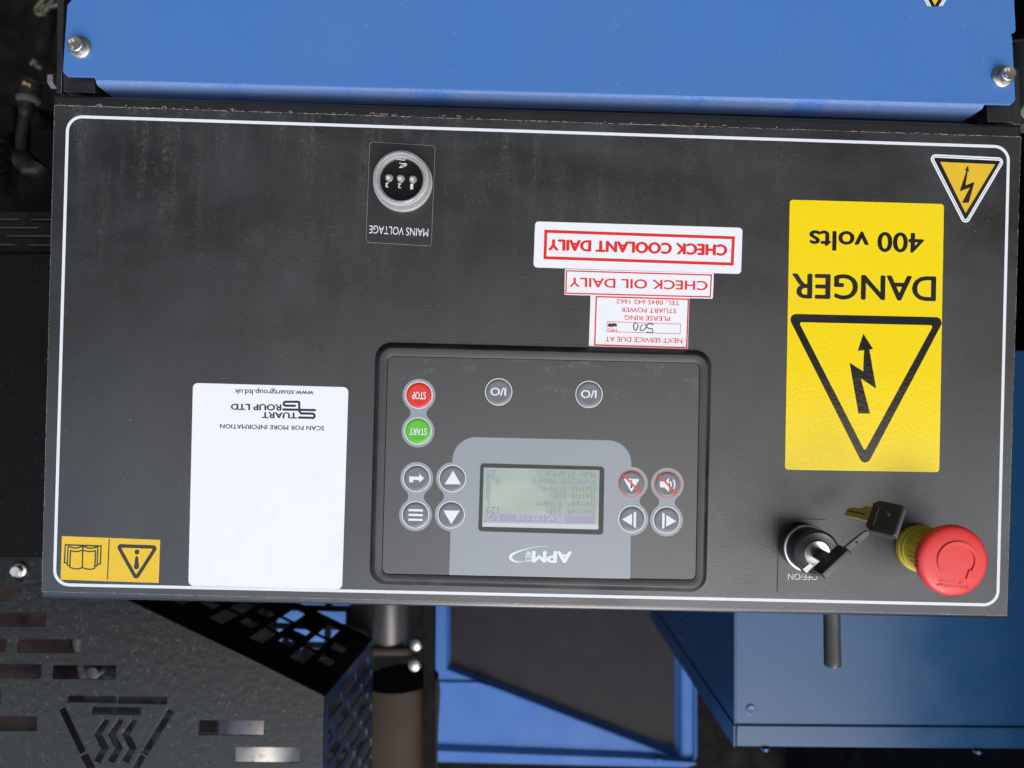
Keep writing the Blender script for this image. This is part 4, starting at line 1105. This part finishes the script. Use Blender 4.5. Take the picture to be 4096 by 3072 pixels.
part('top_fold', loft([([zn(206,905), zn(1560,960), zn(1870,1010), zn(1870,1020), zn(1800,1040), zn(206,1005)], DC+.4), ([zn(207,935), zn(1500,985), zn(1860,1012), zn(1860,1022), zn(1800,1040), zn(207,1004)], DC+9)], True), M_['blue_satin'], cn)
part('edge_lip', tube([Vector((zn(1862,-450)[0], -DC-2, zn(1862,-450)[1])), Vector((zn(1862,985)[0], -DC-2, zn(1862,985)[1])), Vector((zn(1845,1005)[0], -DC-4, zn(1845,1005)[1]))], 3.0, 10), M_['blue_satin'], cn)
part('rivet', lathe([(6,DC+9),(5,DC+11),(0,DC+12)], zn(1632,1020,DC+9), 20), M_['blue_satin'], cn)

# blue box, its shade put into a darker paint colour
DB = -260.0
zx = lambda x, y, h=DB: Q(2600+x/1.4786, 2350+y/1.4786, h)
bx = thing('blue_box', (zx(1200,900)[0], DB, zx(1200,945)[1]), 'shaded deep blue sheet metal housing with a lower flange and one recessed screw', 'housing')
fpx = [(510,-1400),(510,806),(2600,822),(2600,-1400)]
part('front_face', shape([[zx(*p) for p in fpx]], DB-2, 2, .3), M_['blue_shaded'], bx)
part('flange', shape([[zx(x, y, DB+2) for x, y in [(512,816),(2600,832),(2600,958),(512,940)]]], DB-2, 4, .8), M_['blue_shaded'], bx)
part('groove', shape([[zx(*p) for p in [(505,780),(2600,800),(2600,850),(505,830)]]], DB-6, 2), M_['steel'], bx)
def PX(x, y, h): X, Z = zx(x, y, h); return Vector((X, -h, Z))
k_ = 1.56; db2 = (451.5-DB)*k_-451.5
c0 = PX(508,806,DB); c1 = PX(508,-1400,DB)
back = Vector((0, (db2+DB), 0))
def quadslab(A, B, C, D, t=1.5):
    n = (B-A).cross(D-A).normalized()*t
    vs = [A,B,C,D,A-n,B-n,C-n,D-n]
    return fix_normals(mesh_from(vs, [(0,1,2,3),(7,6,5,4),(0,4,5,1),(1,5,6,2),(2,6,7,3),(3,7,4,0)]))
part('side_face', quadslab(c0, c0+back, c1+back, c1), M_['blue_shaded'], bx)
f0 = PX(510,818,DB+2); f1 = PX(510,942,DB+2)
part('side_flange', quadslab(f0+Vector((2.5,0,0)), f0+back+Vector((2.5,0,0)), f1+back+Vector((2.5,0,0)), f1+Vector((2.5,0,0))), M_['blue_shaded'], bx)
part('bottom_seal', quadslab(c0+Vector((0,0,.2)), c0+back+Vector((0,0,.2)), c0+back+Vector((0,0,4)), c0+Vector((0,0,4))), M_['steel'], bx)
scw = part('screw', lathe([(5.2,DB+.2),(5.0,DB+1.2),(4.0,DB+1.4),(2.2,DB+.9),(0,DB+.9)], zx(596,722), 24), M_['blue_shaded'], bx)
for x in (680, 1935):
    part('flange_screw', lathe([(4.5,0),(4,3.0),(0,3.6)], (0,0), 16, 0, (PX(x, 944 + (x-680)*.012, DB+1), Vector((1,0,0)), Vector((0,1,0)), Vector((0,0,1)))), M_['blue_shaded'], bx)
for (x, y, kk) in ((98,285,1.3),(95,205,1.3)):
    part('side_rivet', lathe([(4.5,0),(3.6,2.5),(0,3)], (0,0), 16, 0, (Vector((c0.x, 0, 0))+Vector((.5, (451.5-DB)*kk-451.5, PX(x, y, 451.5-(451.5-DB)*kk).z)), Vector((0,1,0)), Vector((0,0,1)), Vector((1,0,0)))), M_['blue_shaded'], bx)

# rod sticking out over the control panel
rd = single('lever_rod', tube(catmull3([P3(3318,2200,-70), P3(3327,2450,-68), P3(3328,2560,-66), P3(3330,2640,-64), P3(3330,2658,-64), P3(3330,2664,-64)], 5), 5.6, 24, rf=lambda t: 5.9 if t < .78 else (5.6 if t < .9 else 5.6*math.sqrt(max(.02, 1-((t-.9)/.1)**2)))), M_['rod'], 'dark grey round ended rod standing in front of the blue box', 'rod')

# ---------- engine bay seen beside the panel
eng = thing('engine_block', (Q(80,700,-330)[0], -330, Q(80,700,-330)[1]), 'dim grimy engine casting in the dark bay beside the panel', 'engine')
part('casting', shape([roundpoly([Q(x, y, -330) for x, y in [(120,430),(190,430),(200,520),(240,520),(300,860),(60,860),(70,640),(115,600)]], 6, 4)], -380, 50, 3), M_['engine'], eng)
part('casting_boss', lathe([(9,-330),(9,-316),(7,-313),(0,-312)], Q(150,475,-320), 24), M_['engine'], eng)
part('casting_flange', shape([roundpoly([Q(x, y, -340) for x, y in [(-300,380),(30,400),(34,500),(0,520),(50,620),(60,860),(-300,860)]], 8, 4)], -400, 50, 3), M_['engine'], eng)
part('fin_row', join([shape([roundpoly(rect(*(lambda a, b: (min(a[0],b[0]), min(a[1],b[1]), max(a[0],b[0]), max(a[1],b[1])))(Q(-200,560+k*40,-335), Q(40,575+k*40,-335))), 1, 2)], -338, 12, 1) for k in range(6)]), M_['engine'], eng, kind='stuff')
sn = thing('sensor_cable', (Q(80,600,-240)[0], -240, Q(80,400,-240)[1]), 'black sensor lead with a grey ringed connector and elbow fitting', 'cable')
zv = lambda x, y, h=-240: P3(x*.4823, y*.4823, h)
part('lead', tube(catmull3([zv(232,800), zv(215,920), zv(192,1050), zv(178,1200), zv(200,1310)], 6), 5.6, 16, rf=lambda t: 6.6 if t < .3 else 5.2), M_['rubber'], sn)
part('connector_ring', lathe([(8,-2),(10.5,0),(10.5,3),(8,5),(0,5)], (0,0), 28, 0, (zv(238,812), Vector((1,0,0)), Vector((0,1,0)), Vector((0,0,1)))), mat_plain('dull_grey_ring', (.045,.045,.045,1), .6, .3), sn)
part('connector_body', tube([zv(240,800), zv(252,720), zv(268,668)], 9.5, 20), M_['rubber'], sn)
part('yellow_tab', shape([roundpoly([(zv(x, y).x, zv(x, y).z) for x, y in [(245,742),(262,708),(300,730),(325,735),(308,775),(298,748)]], 1, 3)], -230, 2, .4), mat_plain('ochre_clip', (.20,.14,.04,1), .5), sn)
part('elbow', tube(catmull3([zv(150,1330), zv(200,1330), zv(250,1375), zv(310,1400), zv(345,1360)], 5), 10, 20), M_['rubber'], sn)
part('elbow_ring', lathe([(9,-1),(11,0),(11,2.5),(9,4)], (0,0), 28, 0, (zv(285,1420), Vector((1,0,0)), Vector((0,1,0)), Vector((0,0,1)))), M_['rod'], sn)
hs = thing('braided_conduit', (Q(180,150,-250)[0], -250, Q(180,30,-250)[1]), 'dark ribbed cable conduit with loose coloured wires at its end', 'conduit')
part('conduit', tube(catmull3([zv(420,60,-250), zv(395,200,-250), zv(365,330,-250), zv(330,480,-250)], 110), 7.5, 14, rf=lambda t: 6.6+.55*math.sin(t*330)), M_['rubber'], hs)
for nm, col, l in (('green_wire', (.045,.05,.02,1), [(400,-60),(350,10),(305,70),(318,115),(370,100),(420,20)]), ('blue_wire', (.02,.035,.045,1), [(330,100),(360,50),(430,50),(490,30),(520,-40)]), ('red_wire', (.055,.022,.017,1), [(362,130),(385,70),(430,10),(470,-60)])):
    part(nm, tube(catmull3([zv(x, y, -238) for x, y in l], 6), 2.6, 10), mat_plain(nm, col, .5), hs)
part('clip', tube(catmull3([zv(255,540), zv(290,500), zv(310,550), zv(350,560)], 4), 2.2, 8), M_['rod'], hs)

# right margin of the picture: wheel arch, tank and nut
wt = thing('grey_tank', (Q(4110,300,-120)[0], -120, Q(4110,180,-120)[1]), 'dusty grey rounded tank edge beside the blue panel', 'tank')
part('shell', tube([P3(4240,165,-160), P3(4240,320,-160), P3(4260,470,-160)], 36, 40), M_['grey_rubber'], wt)
part('rim', tube([P3(4040,165,-118), P3(4240,150,-118)], 1.6, 12), M_['rubber'], wt)
single('hex_nut', lathe([(6,-70),(6,-62),(5,-61),(0,-61)], Q(4096,450,-65), 6), M_['zinc'], 'zinc nut just behind the black bracket at the picture edge', 'nut')

# dark lining of the machine behind everything: back, floor and far side walls
lin_ = thing('machine_interior', (0, -900, -700), 'unlit black sheet lining deep inside the machine behind all the parts', 'machine casing')
def slab(x0, x1, y0, y1, z0, z1): 
    vs = [Vector((x, y, z)) for x in (x0, x1) for y in (y0, y1) for z in (z0, z1)]
    return fix_normals(mesh_from(vs, [(0,1,3,2),(4,6,7,5),(0,4,5,1),(2,3,7,6),(0,2,6,4),(1,5,7,3)]))
part('back_wall', slab(-1100, 1100, 1000, 1010, -1000, 900), M_['void'], lin_)
part('floor_pan', slab(-1100, 1100, 60, 1000, -1010, -1000), M_['void'], lin_)
part('side_wall', slab(-1110, -1100, 60, 1010, -1000, 900), M_['void'], lin_)
part('side_wall', slab(1100, 1110, 60, 1010, -1000, 900), M_['void'], lin_)

# unseen wall added out of view to darken the blue box and its reflection
cw = thing('added_shading_wall', (-585, -300, -900), 'tall black wall added out of view to shade the blue box', 'side wall')
part('wall_sheet', slab(-600, -585, -90, 1000, -900, 800), M_['void'], cw)

# blue sheet deeper in the machine, seen through the guard's slots
sb = thing('inner_blue_sheet', (-Q(1200,2500,-640)[0]*0+Q(1200,2500,-640)[0], -640, Q(1200,2300,-640)[1]), 'blue inner sheet glimpsed through the slots under the perforated guard', 'blue sheet')
A_, B_, C_, D_ = [P3(x, y, h) for x, y, h in [(1110,2330,-560),(1400,2330,-560),(1400,2590,-640),(1110,2590,-640)]]
part('sheet', quadslab(A_, B_, C_, D_), M_['blue'], sb)
